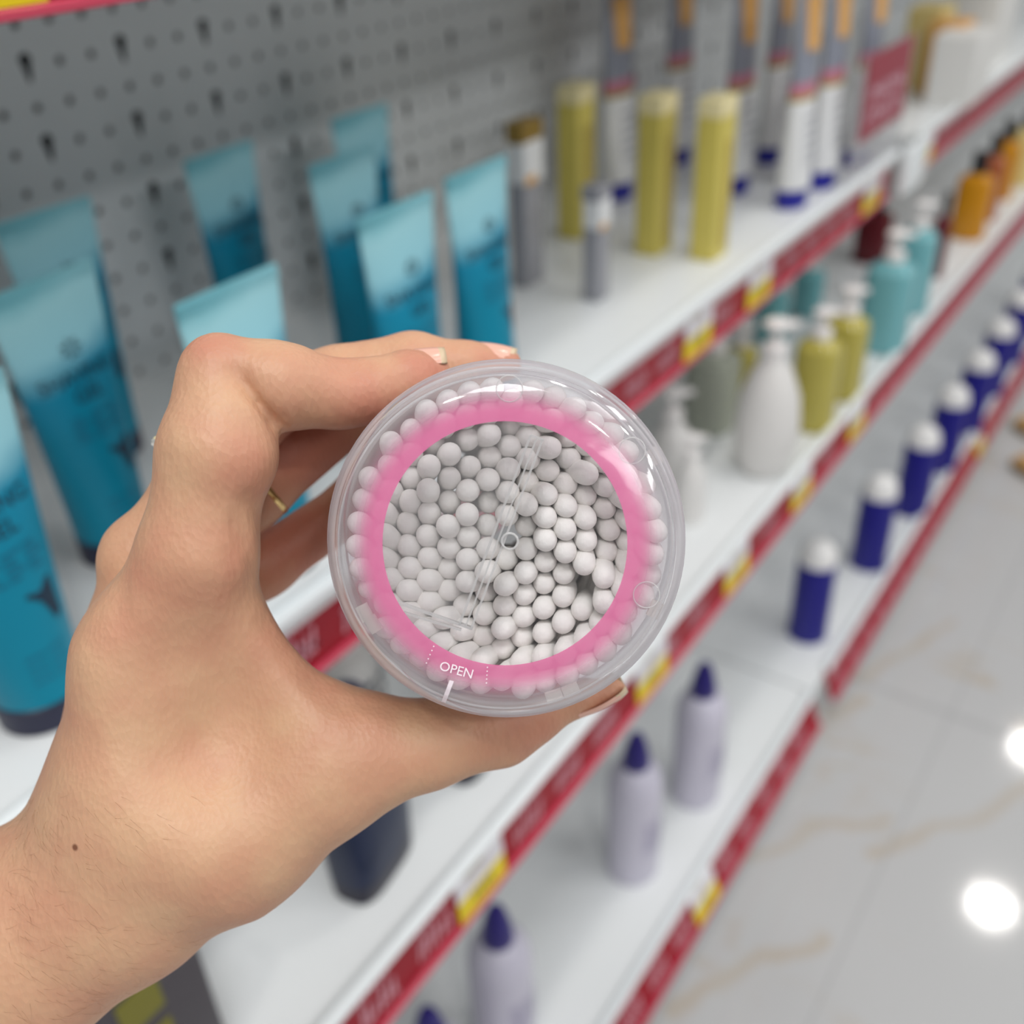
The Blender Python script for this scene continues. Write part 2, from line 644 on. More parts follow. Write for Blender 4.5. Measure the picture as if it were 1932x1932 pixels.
def price_tag(rail, y, label):
    e = 0.0025
    vs, fs, fm = [], [], []

    def slab(u0, u1, mi):
        o = len(vs)
        for off in (0.0008, e):
            for (yy, uu) in ((y - TAG_W / 2, u0), (y + TAG_W / 2, u0), (y + TAG_W / 2, u1), (y - TAG_W / 2, u1)):
                vs.append(rail.pt(yy, uu, off))
        for q in [(0, 3, 2, 1), (4, 5, 6, 7), (0, 1, 5, 4), (1, 2, 6, 5), (2, 3, 7, 6), (3, 0, 4, 7)]:
            fs.append(tuple(o + i for i in q))
            fm.append(mi)
    slab(0.009, 0.029, 0)
    slab(0.029, 0.0497, 1)
    o = mesh_obj('price_tag', vs, fs, None, smooth=False, mats=[M_tagwhite, M_tagyellow], fmat=fm)
    # printed dark price strokes
    pv, pf = [], []
    for k, (a, b, u0, u1) in enumerate([(-0.016, 0.004, 0.011, 0.0125), (-0.016, 0.010, 0.0155, 0.0165), (-0.010, -0.007, 0.032, 0.042), (-0.004, -0.001, 0.032, 0.042), (0.002, 0.005, 0.032, 0.042), (0.008, 0.011, 0.032, 0.042)]):
        q0 = len(pv)
        pv += [rail.pt(y + a, u0, e + 0.0004), rail.pt(y + b, u0, e + 0.0004), rail.pt(y + b, u1, e + 0.0004), rail.pt(y + a, u1, e + 0.0004)]
        pf.append((q0, q0 + 1, q0 + 2, q0 + 3))
    mesh_obj('lettering', pv, pf, M_tagprint, o, smooth=False)
    return tag(o, label, 'price tag', 'price tags on the shelf rails')


M_tagprint = mat('tag_ink', srgb(150, 130, 60), 0.5)
ordn = ['nearest', 'second', 'third', 'fourth', 'fifth']
price_tag(RU, tagsU[0], 'yellow price tag on the upper shelf rail in the top left corner')
for i, y in enumerate(tagsA):
    price_tag(RA, y, 'white and yellow price tag on rail under the blue tubes, %s to the camera' % ordn[i])
for i, y in enumerate(tagsB):
    price_tag(RB, y, 'white and yellow price tag on rail of the pump bottle shelf, %s to the camera' % ordn[i])
for i, y in enumerate(tagsC):
    price_tag(RC, y, 'worn yellow price tag on the lowest rail beside the floor, %s one' % ('near' if i == 0 else 'far'))

# acrylic sign holder with its red card on the joint of the tube shelf
M_acryl = clear_mat('acrylic', haze=0.10, edge=0.3)
sg = empty('sign_holder', (XA, Y_GAP, ZA))
tag(sg, 'clear acrylic holder with white clamp and red promotional card on shelf edge', 'sign')
box('clamp', (0.016, 0, -0.022), (0.010, 0.085, 0.06), M_lip, sg, bevel=0.003)
cz0 = height_to(np.array([XA, Y_GAP, ZA]), 200)
cy0 = float(on_x(1632, 130, XA)[1]) - Y_GAP
cy1 = float(on_x(1708, 130, XA)[1]) - Y_GAP
cz1 = height_to(np.array([XA, Y_GAP, ZA]), 52)
ymid, yw = (cy0 + cy1) / 2, abs(cy1 - cy0)
box('sign_card', (0.004, ymid, (cz0 + cz1) / 2), (0.0015, yw, cz1 - cz0), mat('sign_red', srgb(150, 26, 52), 0.35), sg)
box('sleeve', (0.002, ymid, (cz1 + 0.004) / 2), (0.0015, yw + 0.03, cz1 - 0.004), M_acryl, sg)
lv, lf = [], []
hh = cz1 - cz0
for (r0, r1, n) in ((0.62, 0.44, 6), (0.36, 0.16, 5)):
    for k in range(n):
        ya = ymid - yw * 0.40 + k * yw * 0.8 / n
        o = len(lv)
        zt, zb_ = cz0 + hh * r0, cz0 + hh * r1
        lv += [(0.0052, ya, zb_), (0.0052, ya + yw * 0.035, zb_), (0.0052, ya + yw * 0.06, zt), (0.0052, ya + yw * 0.025, zt)]
        lf.append((o, o + 1, o + 2, o + 3))
        o = len(lv)
        zm = zt - (zt - zb_) * (0.1 + 0.45 * (k % 3) / 2)
        lv += [(0.0052, ya + yw * 0.03, zm - 0.004), (0.0052, ya + yw * 0.10, zm - 0.004), (0.0052, ya + yw * 0.11, zm), (0.0052, ya + yw * 0.035, zm)]
        lf.append((o, o + 1, o + 2, o + 3))
mesh_obj('lettering', lv, lf, mat('sign_print', srgb(232, 196, 208), 0.5), sg, smooth=False)

# ------------------------------------------------------------------ blue tubes on the upper product shelf
TUBE_H, TUBE_W = 0.170, 0.068


def tube_section(z):
    """half width along Y, half thickness along X at height z"""
    t = min(1.0, max(0.0, (z - 0.016) / (TUBE_H - 0.010 - 0.016)))
    hw = 0.0215 + (TUBE_W / 2 - 0.0215) * t
    ht = 0.0215 * (1 - t) ** 0.85 + 0.0011
    return hw, ht


def tube_surface_x(y, z):
    hw, ht = tube_section(z)
    return ht * math.sqrt(max(0.02, 1 - min(1, abs(y / hw)) ** 2))


def tube_mat():
    m = mat('tube_gel', (0, 0.3, 0.4, 1), 0.38, 0.3)
    nt = m.node_tree
    b = nt.nodes['Principled BSDF']
    tc = nt.nodes['Texture Coordinate']
    sep = nt.nodes.new('ShaderNodeSeparateXYZ')
    nt.links.new(tc.outputs['Object'], sep.inputs[0])
    n = nt.nodes.new('ShaderNodeTexNoise')
    n.inputs['Scale'].default_value = 22
    nt.links.new(tc.outputs['Object'], n.inputs['Vector'])
    a = nt.nodes.new('ShaderNodeMath')
    a.operation = 'MULTIPLY_ADD'
    a.inputs[1].default_value = 0.022
    nt.links.new(n.outputs[0], a.inputs[0])
    nt.links.new(sep.outputs[2], a.inputs[2])
    y2 = nt.nodes.new('ShaderNodeMath')
    y2.operation = 'MULTIPLY_ADD'
    y2.inputs[1].default_value = -0.22
    nt.links.new(sep.outputs[1], y2.inputs[0])
    nt.links.new(a.outputs[0], y2.inputs[2])
    cr = nt.nodes.new('ShaderNodeValToRGB')
    cr.color_ramp.elements[0].position = 0.0
    cr.color_ramp.elements[0].color = srgb(0, 132, 158)
    e = cr.color_ramp.elements
    e[1].position = 1.0
    e[1].color = srgb(126, 190, 200)
    for p, c in ((0.55, srgb(0, 126, 154)), (0.70, srgb(10, 132, 164)), (0.80, srgb(150, 206, 218)), (0.94, srgb(160, 212, 220))):
        k = e.new(p)
        k.color = c
    dv = nt.nodes.new('ShaderNodeMath')
    dv.operation = 'DIVIDE'
    dv.inputs[1].default_value = TUBE_H + 0.011
    nt.links.new(y2.outputs[0], dv.inputs[0])
    nt.links.new(dv.outputs[0], cr.inputs[0])
    nt.links.new(cr.outputs[0], b.inputs['Base Color'])
    return m


M_tube = tube_mat()
M_navy = mat('navy_cap', srgb(28, 30, 58), 0.35, 0.5)
M_ink = mat('tube_ink', srgb(8, 40, 62), 0.5)
M_ink2 = mat('tube_ink_soft', srgb(4, 98, 128), 0.5)


def make_tube():
    root = empty('gel_tube', (0, 0, 0))
    lathe('cap', [(0.0205, 0), (0.0222, 0.001), (0.0222, 0.0155), (0.021, 0.0165)], M_navy, root, 40)
    vs, fs = [], []
    seg, rings = 48, 26
    for i in range(rings):
        z = 0.0165 + (TUBE_H - 0.0165) * i / (rings - 1)
        hw, ht = tube_section(z)
        for k in range(seg):
            a = 2 * math.pi * k / seg
            vs.append((ht * math.cos(a), hw * math.sin(a), z))
    for i in range(rings - 1):
        for k in range(seg):
            k2 = (k + 1) % seg
            fs.append((i * seg + k, i * seg + k2, (i + 1) * seg + k2, (i + 1) * seg + k))
    fs.append(tuple(range(seg - 1, -1, -1)))
    fs.append(tuple((rings - 1) * seg + k for k in range(seg)))
    sharp(mesh_obj('tube_body', vs, fs, M_tube, root), 50)
    # crimp seal ribs
    cv, cf = [], []
    for r in range(4):
        v, f = box_vf((0, 0, TUBE_H - 0.0075 + r * 0.0019), (0.0032, TUBE_W - 0.001, 0.0009), len(cv))
        cv += v
        cf += f
    mesh_obj('crimp_seal', cv, cf, M_tube, root, smooth=False)
    # printing on the face
    vs, fs = [], []

    def put(verts, faces, dy, dz, sc=1.0):
        o = len(vs)
        for (u, w) in verts:
            y, z = dy + u * sc, dz + w * sc
            vs.append((tube_surface_x(y, z) + 0.0005, y, z))
        fs.extend(tuple(o + i for i in f) for f in faces)
    put(*text_vf('SHAVING', 0.0112), 0, 0.1165)
    put(*text_vf('GEL', 0.0112), 0.003, 0.1055)
    # small round emblem above the words
    ev, ef = [], []
    for k in range(14):
        a = 2 * math.pi * k / 14
        r0, r1 = 0.0025, 0.0068 if k % 2 == 0 else 0.0048
        o = len(ev)
        ev += [(r0 * math.cos(a - .12), r0 * math.sin(a - .12)), (r1 * math.cos(a - .12), r1 * math.sin(a - .12) * 0.8), (r1 * math.cos(a + .12), r1 * math.sin(a + .12) * 0.8), (r0 * math.cos(a + .12), r0 * math.sin(a + .12))]
        ef.append((o, o + 1, o + 2, o + 3))
    put(ev, ef, 0.002, 0.1315)
    # dark pointer mark
    put([(-0.008, 0.006), (0.008, 0.009), (0.007, -0.011), (0.003, -0.012), (-0.001, 0.000)], [(0, 4, 1), (1, 4, 2), (4, 3, 2)], 0.009, 0.066)
    mesh_obj('lettering', vs, fs, M_ink, root, smooth=False)
    vs, fs = [], []
    for r in range(5):
        for k in range(3):
            w = (0.007, 0.010, 0.006)[(k + r) % 3]
            u = -0.013 + k * 0.0115
            put([(u, 0), (u + w, 0), (u + w, 0.0011), (u, 0.0011)], [(0, 1, 2, 3)], 0, 0.094 - r * 0.0031)
    for r in range(4):
        for k in range(2):
            u = -0.010 + k * 0.011
            put([(u, 0), (u + 0.009, 0), (u + 0.009, 0.001), (u, 0.001)], [(0, 1, 2, 3)], 0, 0.043 - r * 0.0045)
    mesh_obj('lettering', vs, fs, M_ink2, root, smooth=False)
    return root


# (right hand top corner or centre pixel of the crimp, offset) -> position on the shelf
tube_proto = make_tube()


def tube_at(px, py, right, rot, label, first=[True]):
    p = on_z(px, py, ZA + TUBE_H)
    o = tube_proto if first[0] else copy_tree(tube_proto)
    first[0] = False
    x, y = p[0], p[1]
    if right:
        y -= TUBE_W / 2 * math.cos(rot)
        x += TUBE_W / 2 * math.sin(rot)
    o.location = (max(x, XB + 0.026), y, ZA)
    o.rotation_euler = (0, 0, rot)
    tag(o, label, 'tube', 'blue shaving gel tubes')
    return o


tube_at(2, 690, True, 0.03, 'blue shaving gel tube at the left border, closest to the camera, cap below the wrist')
tube_at(172, 486, True, 0.06, 'blue shaving gel tube just left of the bent index finger and its knuckle')
tube_at(168, 368, True, 0.0, 'blue shaving gel tube at the left border, mostly hidden behind another tube')
tube_at(412, 283, False, 0.05, 'blue shaving gel tube standing alone against the pegboard above the hand')
tube_at(428, 534, False, 0.0, 'blue shaving gel tube directly behind the bent index finger')
tube_at(645, 291, False, 0.0, 'blue shaving gel tube half hidden behind the left tube of the front pair')
tube_at(678, 209, False, 0.0, 'rearmost blue shaving gel tube touching the pegboard, only pale top visible')
tube_at(746, 385, False, -0.02, 'blue shaving gel tube above the fingertips, left of the front pair')
tube_at(898, 314, False, 0.0, 'blue shaving gel tube above the fingertips, right of the front pair')

# ------------------------------------------------------------------ slim yellow boxes, grey packs, tall tubes with blue caps
M_yel = mat('box_yellow', srgb(206, 190, 92), 0.4, 0.5, noise=0.08, scale=40)
M_yel2 = mat('box_cream', srgb(236, 222, 170), 0.4)
M_yelstripe = mat('box_ochre', srgb(172, 148, 62), 0.45)
M_greypack = mat('pack_grey', srgb(150, 150, 156), 0.35, 0.5)
M_brown = mat('pack_brown', srgb(140, 112, 48), 0.4)
M_whitepack = mat('pack_white', srgb(226, 226, 226), 0.4)
M_orange = mat('pack_orange', srgb(222, 168, 96), 0.45)
M_slate = mat('pack_slate', srgb(138, 142, 154), 0.4)
M_rose = mat('pack_rose', srgb(190, 120, 140), 0.45)
M_blue = mat('cap_blue', srgb(22, 24, 140), 0.3)


def slim_box():
    root = empty('slim_box', (0, 0, 0))
    box('carton', (0, 0, 0.066), (0.024, 0.034, 0.132), M_yel, root, bevel=0.001)
    box('lid', (0, 0, 0.140), (0.0245, 0.0345, 0.016), M_yel2, root, bevel=0.001)
    box('printed_stripe', (0.01235, 0.004, 0.060), (0.0006, 0.008, 0.10), M_yelstripe, root)
    return root


sbp = slim_box()
for i, (bx, by, lab) in enumerate([(1088, 442, 'slim yellow box with cream top, nearest of three, beside the grey packs'),
                                   (1232, 472, 'slim yellow box with cream top, middle of the three'),
                                   (1336, 482, 'slim yellow box with cream top, nearest the red rail')]):
    o = sbp if i == 0 else copy_tree(sbp)
    p = on_z(bx, by, ZA)
    o.location = (p[0], p[1], ZA)
    tag(o, lab, 'box', 'slim yellow boxes')


def slim_pack(bx, by, top, label, brown):
    p = on_z(bx, by, ZA)
    h = min(0.30, height_to(p, top))
    root = empty('slim_pack', (p[0], p[1], ZA))
    tag(root, label, 'package', 'slim grey packs')
    w = 0.030 if brown else 0.020
    box('sleeve', (0, 0, h * 0.32), (0.016, w, h * 0.64), M_greypack, root, bevel=0.001)
    box('label_card', (0.001, 0, h * 0.76), (0.017, w * 1.02, h * 0.24), M_whitepack, root, bevel=0.001)
    box('orange_mark', (0.0098, -w * 0.2, h * 0.66), (0.0006, w * 0.5, h * 0.05), M_orange, root)
    box('header', (0, 0, h * 0.93), (0.018, w * 1.08, h * 0.12), M_brown if brown else M_greypack, root, bevel=0.001)


slim_pack(998, 532, 222, 'slim grey pack with brown header and white label, right of the blue tubes', True)
slim_pack(1124, 562, 345, 'thin grey pack with small orange mark, in front of the slim yellow boxes', False)


def tall_tube():
    h = 0.215
    root = empty('tall_tube', (0, 0, 0))
    lathe('cap', [(0.020, 0), (0.022, 0.001), (0.022, 0.020), (0.020, 0.021)], M_blue, root, 28, sx=0.75, sy=1.1)

    def part(nm, z0, z1, m, grow=1.0, dx=0.0):
        vs, fs = [], []
        seg = 28
        for i in range(6):
            z = z0 + (z1 - z0) * i / 5
            t = (z - 0.021) / (h - 0.021)
            hw = (0.024 + 0.009 * t) * grow
            ht = (0.017 * (1 - t) ** 0.8 + 0.0012) * grow + dx
            for k in range(seg):
                a = 2 * math.pi * k / seg
                vs.append((ht * math.cos(a), hw * math.sin(a), z))
        for i in range(5):
            for k in range(seg):
                k2 = (k + 1) % seg
                fs.append((i * seg + k, i * seg + k2, (i + 1) * seg + k2, (i + 1) * seg + k))
        fs.append(tuple(range(seg - 1, -1, -1)))
        fs.append(tuple(5 * seg + k for k in range(seg)))
        sharp(mesh_obj(nm, vs, fs, m, root), 50)
    part('tube_body', 0.021, h * 0.52, M_whitepack)
    part('gold_line', h * 0.52, h * 0.545, M_yelstripe, 1.01)
    part('rose_band', h * 0.545, h * 0.60, M_rose)
    part('slate_band', h * 0.60, h, M_slate)
    part('orange_picture', h * 0.74, h * 0.97, M_orange, 0.62, 0.0065)
    # printed text lines on the white part
    vs, fs = [], []
    for r in range(5):
        for k in range(3):
            y0 = -0.014 + k * 0.0095
            z0 = 0.092 - r * 0.011
            t = (z0 - 0.021) / (h - 0.021)
            x = (0.017 * (1 - t) ** 0.8 + 0.0012) * math.sqrt(1 - ((abs(y0 + 0.0035)) / 0.027) ** 2) + 0.0008
            o = len(vs)
            vs += [(x, y0, z0), (x, y0 + 0.0075, z0), (x, y0 + 0.0075, z0 + 0.003), (x, y0, z0 + 0.003)]
            fs.append((o, o + 1, o + 2, o + 3))
    mesh_obj('lettering', vs, fs, M_slate, root, smooth=False)
    return root


ttp = tall_tube()
tall_spots = [(1163, 372, 'tall white tube with blue cap between the first two slim yellow boxes'),
              (1274, 306, 'tall white tube with blue cap behind the middle yellow box, near the pegboard'),
              (1383, 360, 'tall white tube with blue cap just right of the last yellow box'),
              (1452, 303, 'tall white tube with blue cap in the back row behind the large front one'),
              (1491, 386, 'tall white tube with blue cap closest to the red rail, foremost of its kind'),
              (1545, 350, 'tall white tube with blue cap second along the red rail'),
              (1613, 308, 'tall white tube with blue cap beside the red sign card')]
for i, (bx, by, lab) in enumerate(tall_spots):
    o = ttp if i == 0 else copy_tree(ttp)
    p = on_z(bx, by, ZA)
    o.location = (p[0], p[1], ZA)
    tag(o, lab, 'tube', 'tall white tubes with blue caps')

# far end of the tube shelf: pale boxes behind the sign
M_paleyellow = mat('carton_pale_yellow', srgb(222, 200, 130), 0.45)
M_palewhite = mat('carton_pale', srgb(224, 222, 218), 0.4)
for (nm, bx, by, w, d, top, m, lab) in [
        ('carton', 1736, 160, 0.075, 0.05, 12, M_paleyellow, 'pale yellow carton right behind the red sign card'),
        ('carton', 1775, 175, 0.06, 0.05, 40, M_orange, 'small orange carton further along behind the yellow carton'),
        ('carton', 1800, 190, 0.10, 0.06, 60, M_palewhite, 'pale white carton near the red rail past the sign'),
        ('carton', 1838, 112, 0.14, 0.08, -60, M_palewhite, 'big pale white carton at the far end of the tube shelf')]:
    p = on_z(bx, by, ZA)
    h = min(0.3, max(0.06, height_to(p, top)))
    r = empty(nm, (p[0], p[1], ZA))
    tag(r, lab, 'box', 'cartons at the far end of the tube shelf')
    box('carton_body', (0, 0, h / 2), (d, w, h), m, r, bevel=0.002)
    box('carton_flap', (0, 0, h + 0.001), (d * 0.96, w * 0.96, 0.002), m, r)

# ------------------------------------------------------------------ pump bottle shelf
M_pumpwhite = mat('pump_white', srgb(232, 228, 226), 0.3, 0.5)
M_porcelain = mat('bottle_white', srgb(222, 219, 216), 0.3, 0.5)
M_olive = mat('bottle_olive', srgb(176, 164, 78), 0.2, 0.5, noise=0.05)
M_teal = mat('bottle_aqua', srgb(112, 172, 178), 0.2, 0.5, noise=0.05)
M_dred = mat('bottle_red', srgb(96, 6, 22), 0.25, 0.5)
M_amber = mat('bottle_amber', srgb(196, 132, 12), 0.2, 0.5)
M_black = mat('cap_black', srgb(22, 20, 24), 0.35, 0.5)
M_labelgrey = mat('label_grey', srgb(190, 190, 190), 0.5)
M_glass_pale = mat('bottle_pale_green', srgb(168, 172, 158), 0.25, 0.5)


def pump(root, z, s=1.0, m=None, aim=0.0):
    """lotion pump: collar, stem, nozzle head"""
    m = m or M_pumpwhite
    p = empty('pump', (0, 0, z))
    p.parent = root
    lathe('collar', [(0.013 * s, 0), (0.013 * s, 0.012 * s), (0.010 * s, 0.014 * s)], m, p, 24)
    lathe('stem', [(0.0042 * s, 0.012 * s), (0.0042 * s, 0.030 * s)], m, p, 16)
    o = lathe('nozzle_head', [(0.004 * s, 0.029 * s), (0.011 * s, 0.031 * s), (0.012 * s, 0.037 * s), (0.008 * s, 0.040 * s)], m, p, 24, sx=1.2)
    b = box('spout', (0.014 * s, 0, 0.0345 * s), (0.018 * s, 0.009 * s, 0.006 * s), m, p, bevel=0.002 * s)
    p.rotation_euler = (0, 0, aim)


def bottle(px, py, w, ytop, ztop, m, label, cat='bottle', style='pump', group=None, z=None, aim=0.6, cap=None, name='pump_bottle', power=2.6, label_m=None):
    """px,py: base pixel; w: width in pixels; ytop: pixel of the body's shoulder; ztop: height of the dispenser"""
    p = on_z(px, py, z)
    d = proj(p)[2]
    r = w / 2 * d / F
    h = height_to(p, ytop)
    root = empty(name, (p[0], p[1], z))
    tag(root, label, cat, group)
    if style == 'bulb':
        prof = [(r * .55, 0), (r * .75, h * .03), (r * .97, h * .25), (r, h * .42), (r * .9, h * .66), (r * .62, h * .86), (r * .36, h * .96), (r * .30, h)]
        power = 2.0
    elif style == 'cone':
        prof = [(r * .9, 0), (r, h * .03), (r * .96, h * .5), (r * .8, h * .75), (r * .45, h * .95), (r * .3, h)]
        power = 2.0
    else:
        prof = [(r * .92, 0), (r, h * .02), (r, h * .84), (r * .93, h * .91), (r * .6, h * .97), (r * .36, h)]
    lathe('bottle_body', prof, m, root, 40, power=power)
    if label_m:
        lathe('label', [(r * 1.006, h * .22), (r * 1.006, h * .66)], label_m, root, 40, power=power, close=False)
    if style in ('pump', 'bulb', 'cone'):
        pump(root, h - 0.001, max(0.6, min(0.95, r / 0.030)), aim=aim)
    elif style == 'cap':
        lathe('cap', [(r * .42, h), (r * .45, h + 0.002), (r * .45, h + ztop), (r * .40, h + ztop + 0.002)], cap or M_black, root, 28)
    return root


G1 = 'pump bottles on the shelf below the blue tubes'
bottle(1438, 884, 118, 668, 0, M_porcelain, 'round white pump bottle, biggest and fully visible right of the clear tub', style='bulb', z=ZB, group=G1)
bottle(1262, 905, 96, 790, 0, M_porcelain, 'white bottle partly hidden by the right side of the clear tub, upper one', style='bulb', z=ZB, group=G1)
bottle(1298, 975, 62, 860, 0, M_porcelain, 'small white bottle touching the right edge of the clear tub', style='cone', z=ZB, group=G1)
bottle(1338, 800, 96, 660, 0, M_glass_pale, 'pale grey green bottle in the dim space behind the round white bottle', style='pump', z=ZB, group=G1)
bottle(1390, 760, 60, 650, 0, M_olive, 'olive bottle behind, just its shoulder visible under the red rail', style='pump', z=ZB, group=G1)
bottle(1528, 800, 82, 635, 0, M_olive, 'olive yellow pump bottle beside the round white bottle, front one', style='pump', z=ZB, group=G1)
bottle(1580, 742, 78, 592, 0, M_olive, 'olive yellow pump bottle behind the front olive one', style='pump', z=ZB, group=G1)
bottle(1660, 655, 86, 490, 0, M_teal, 'aqua pump bottle, front one of the pair beside the lower rail', style='pump', z=ZB, group=G1)
bottle(1708, 582, 72, 428, 0, M_teal, 'aqua pump bottle, rear one of the pair beside the dark red bottle', style='pump', z=ZB, group=G1)
bottle(1452, 640, 56, 545, 0, M_teal, 'aqua bottle in the back, showing under the red rail left of the olive bottles', style='pump', z=ZB, group=G1)
bottle(1520, 590, 54, 505, 0, M_teal, 'aqua bottle in the back row directly above the olive bottles', style='pump', z=ZB, group=G1)
bottle(1640, 490, 62, 395, 0.02, M_dred, 'dark red bottle in the back row, top cut by the red rail', style='cap', z=ZB, name='bottle')
bottle(1761, 520, 30, 405, 0.030, M_dred, 'narrow dark red bottle with black cap beside the aqua pair', style='cap', z=ZB, name='bottle')
bottle(1822, 445, 62, 325, 0.030, M_amber, 'amber bottle with black cap, front one of the pair at the right', style='cap', z=ZB, name='bottle')
bottle(1852, 412, 46, 290, 0.030, mat('bottle_rust', srgb(160, 84, 44), 0.3), 'rust brown bottle with black cap next to the amber bottle', style='cap', z=ZB, name='bottle')
bottle(1880, 372, 50, 262, 0.030, M_amber, 'amber bottle with black cap, rear one further along the shelf', style='cap', z=ZB, name='bottle')
bottle(1918, 345, 50, 240, 0.028, M_paleyellow, 'pale yellow bottle with black cap at the right border', style='cap', z=ZB, name='bottle')

# dark blue bottles, white bottle and dark box near the hand
M_inkblue = mat('bottle_inkblue', srgb(2, 22, 58), 0.3, 0.3, noise=0.25, scale=40)
M_inkbase = mat('bottle_inkbase', srgb(24, 22, 44), 0.35, 0.3)


def flat_bottle(px, py, label, rot):
    p = on_z(px, py, ZB)
    root = empty('flat_bottle', (p[0], p[1], ZB), rot)
    tag(root, label, 'bottle', 'dark blue flat bottles on the lower shelf')
    lathe('base', [(0.030, 0), (0.032, 0.002), (0.033, 0.018)], M_inkbase, root, 40, sx=0.55, sy=1.0, power=3.5)
    lathe('bottle_body', [(0.033, 0.018), (0.034, 0.04), (0.034, 0.10), (0.028, 0.128), (0.012, 0.138)], M_inkblue, root, 40, sx=0.55, sy=1.0, power=3.5)
    lathe('cap', [(0.012, 0.138), (0.012, 0.158), (0.010, 0.16)], M_navy, root, 24)


flat_bottle(706, 1634, 'dark blue flat bottle under the thumb base, fully lit on the lower shelf', 0.15)
flat_bottle(893, 1424, 'dark blue flat bottle almost hidden behind the thumb, only its foot visible', 0.1)
pb = on_z(672, 1420, ZB)
rt = empty('white_bottle', (pb[0], pb[1], ZB))
tag(rt, 'white bottle with dark lettering seen through the gap above the thumb', 'bottle')
lathe('bottle_body', [(0.027, 0), (0.029, 0.002), (0.029, 0.085), (0.022, 0.100), (0.013, 0.105)], M_palewhite, rt, 36)
lathe('cap', [(0.015, 0.105), (0.0155, 0.107), (0.0155, 0.125), (0.014, 0.127)], M_pumpwhite, rt, 28)
vs, fs = [], []
for r in range(5):
    for k in range(5):
        a = math.radians(-60 + k * 24 + (r % 2) * 6)
        a2 = a + math.radians(15)
        z0 = 0.088 - r * 0.011
        zb_ = z0 - (0.006 if r < 3 else 0.003)
        o = len(vs)
        vs += [(0.0293 * math.cos(a), 0.0293 * math.sin(a), zb_), (0.0293 * math.cos(a2), 0.0293 * math.sin(a2), zb_), (0.0293 * math.cos(a2), 0.0293 * math.sin(a2), z0), (0.0293 * math.cos(a), 0.0293 * math.sin(a), z0)]
        fs.append((o, o + 1, o + 2, o + 3))
mesh_obj('lettering', vs, fs, M_ink, rt, smooth=False)

# dark pack with yellow print, bottom edge
p0 = on_z(372, 1990, ZB)
dp = empty('dark_pack', (p0[0] - 0.005, p0[1] - 0.030, ZB), 0.0)
tag(dp, 'dark grey pack with yellow print, cut by the bottom border under the wrist', 'package')
box('pack_body', (0, 0, 0.06), (0.045, 0.085, 0.12), mat('pack_dark', srgb(62, 56, 62), 0.4), dp, bevel=0.003)
for k, (yy, zz, w, h_) in enumerate([(0.004, 0.100, 0.024, 0.026), (0.006, 0.066, 0.020, 0.02), (0.010, 0.030, 0.026, 0.02)]):
    box('yellow_print', (0.0228, yy, zz), (0.0008, w, h_), mat('pack_yellow', srgb(112, 106, 4), 0.4) if k == 0 else bpy.data.materials['pack_yellow'], dp)
box('top_print', (0.004, -0.004, 0.1203), (0.03, 0.03, 0.0008), bpy.data.materials['pack_yellow'], dp)

# ------------------------------------------------------------------ lowest deck: dark blue cans
M_can = mat('can_blue', srgb(10, 4, 122), 0.3, 0.5)
M_cantop = mat('can_white', srgb(232, 230, 228), 0.25, 0.5)


def can():
    root = empty('spray_can', (0, 0, 0))
    lathe('can_body', [(0.0255, 0), (0.0275, 0.0015), (0.0275, 0.128), (0.0265, 0.131)], M_can, root, 36)
    lathe('cap', [(0.0262, 0.131), (0.0262, 0.1335), (0.0235, 0.150), (0.016, 0.159), (0.006, 0.162)], M_cantop, root, 36)
    lathe('base_rim', [(0.0262, -0.0), (0.0282, 0.0008), (0.0282, 0.003), (0.0274, 0.004)], M_can, root, 36)
    return root


cp = can()
can_px = [(1522, 1194), (1636, 1062), (1716, 962), (1772, 880), (1822, 808), (1862, 742), (1900, 682), (1930, 628), (1958, 580)]
can_words = ['nearest', 'second nearest', 'third nearest', 'fourth nearest', 'fifth nearest', 'sixth nearest', 'seventh nearest', 'eighth nearest', 'ninth nearest']
for i, (bx, by) in enumerate(can_px):
    o = cp if i == 0 else copy_tree(cp)
    p = on_z(bx, by, ZC)
    o.location = (p[0], p[1], ZC)
    tag(o, 'dark blue can with white cap on the lowest deck, %s in the row' % can_words[i], 'can', 'dark blue cans with white caps')

# white bottles with purple caps
M_lilac = mat('bottle_lilac_white', srgb(200, 196, 210), 0.25, 0.5)
M_purple = mat('cap_purple', srgb(30, 14, 110), 0.3, 0.5)


def cone_bottle():
    root = empty('squeeze_bottle', (0, 0, 0))
    lathe('bottle_body', [(0.0275, 0), (0.0292, 0.002), (0.0295, 0.134), (0.0275, 0.149), (0.021, 0.161), (0.0135, 0.166)], M_lilac, root, 40, sy=1.06)
    lathe('cap', [(0.0142, 0.164), (0.0152, 0.166), (0.0140, 0.180), (0.0095, 0.199), (0.0066, 0.206), (0.003, 0.208)], M_purple, root, 32)
    vs, fs = [], []
    for r in range(6):
        for k in range(3):
            a = math.radians(-40 + k * 27 + (r % 2) * 5)
            a2 = a + math.radians(20)
            z0 = 0.098 - r * 0.008
            o = len(vs)
            R = 0.0312
            vs += [(R * math.cos(a), R * math.sin(a), z0 - 0.003), (R * math.cos(a2), R * math.sin(a2), z0 - 0.003), (R * math.cos(a2), R * math.sin(a2), z0), (R * math.cos(a), R * math.sin(a), z0)]
            fs.append((o, o + 1, o + 2, o + 3))
    mesh_obj('lettering', vs, fs, mat('lilac_ink', srgb(170, 164, 190), 0.5), root, smooth=False)
    return root


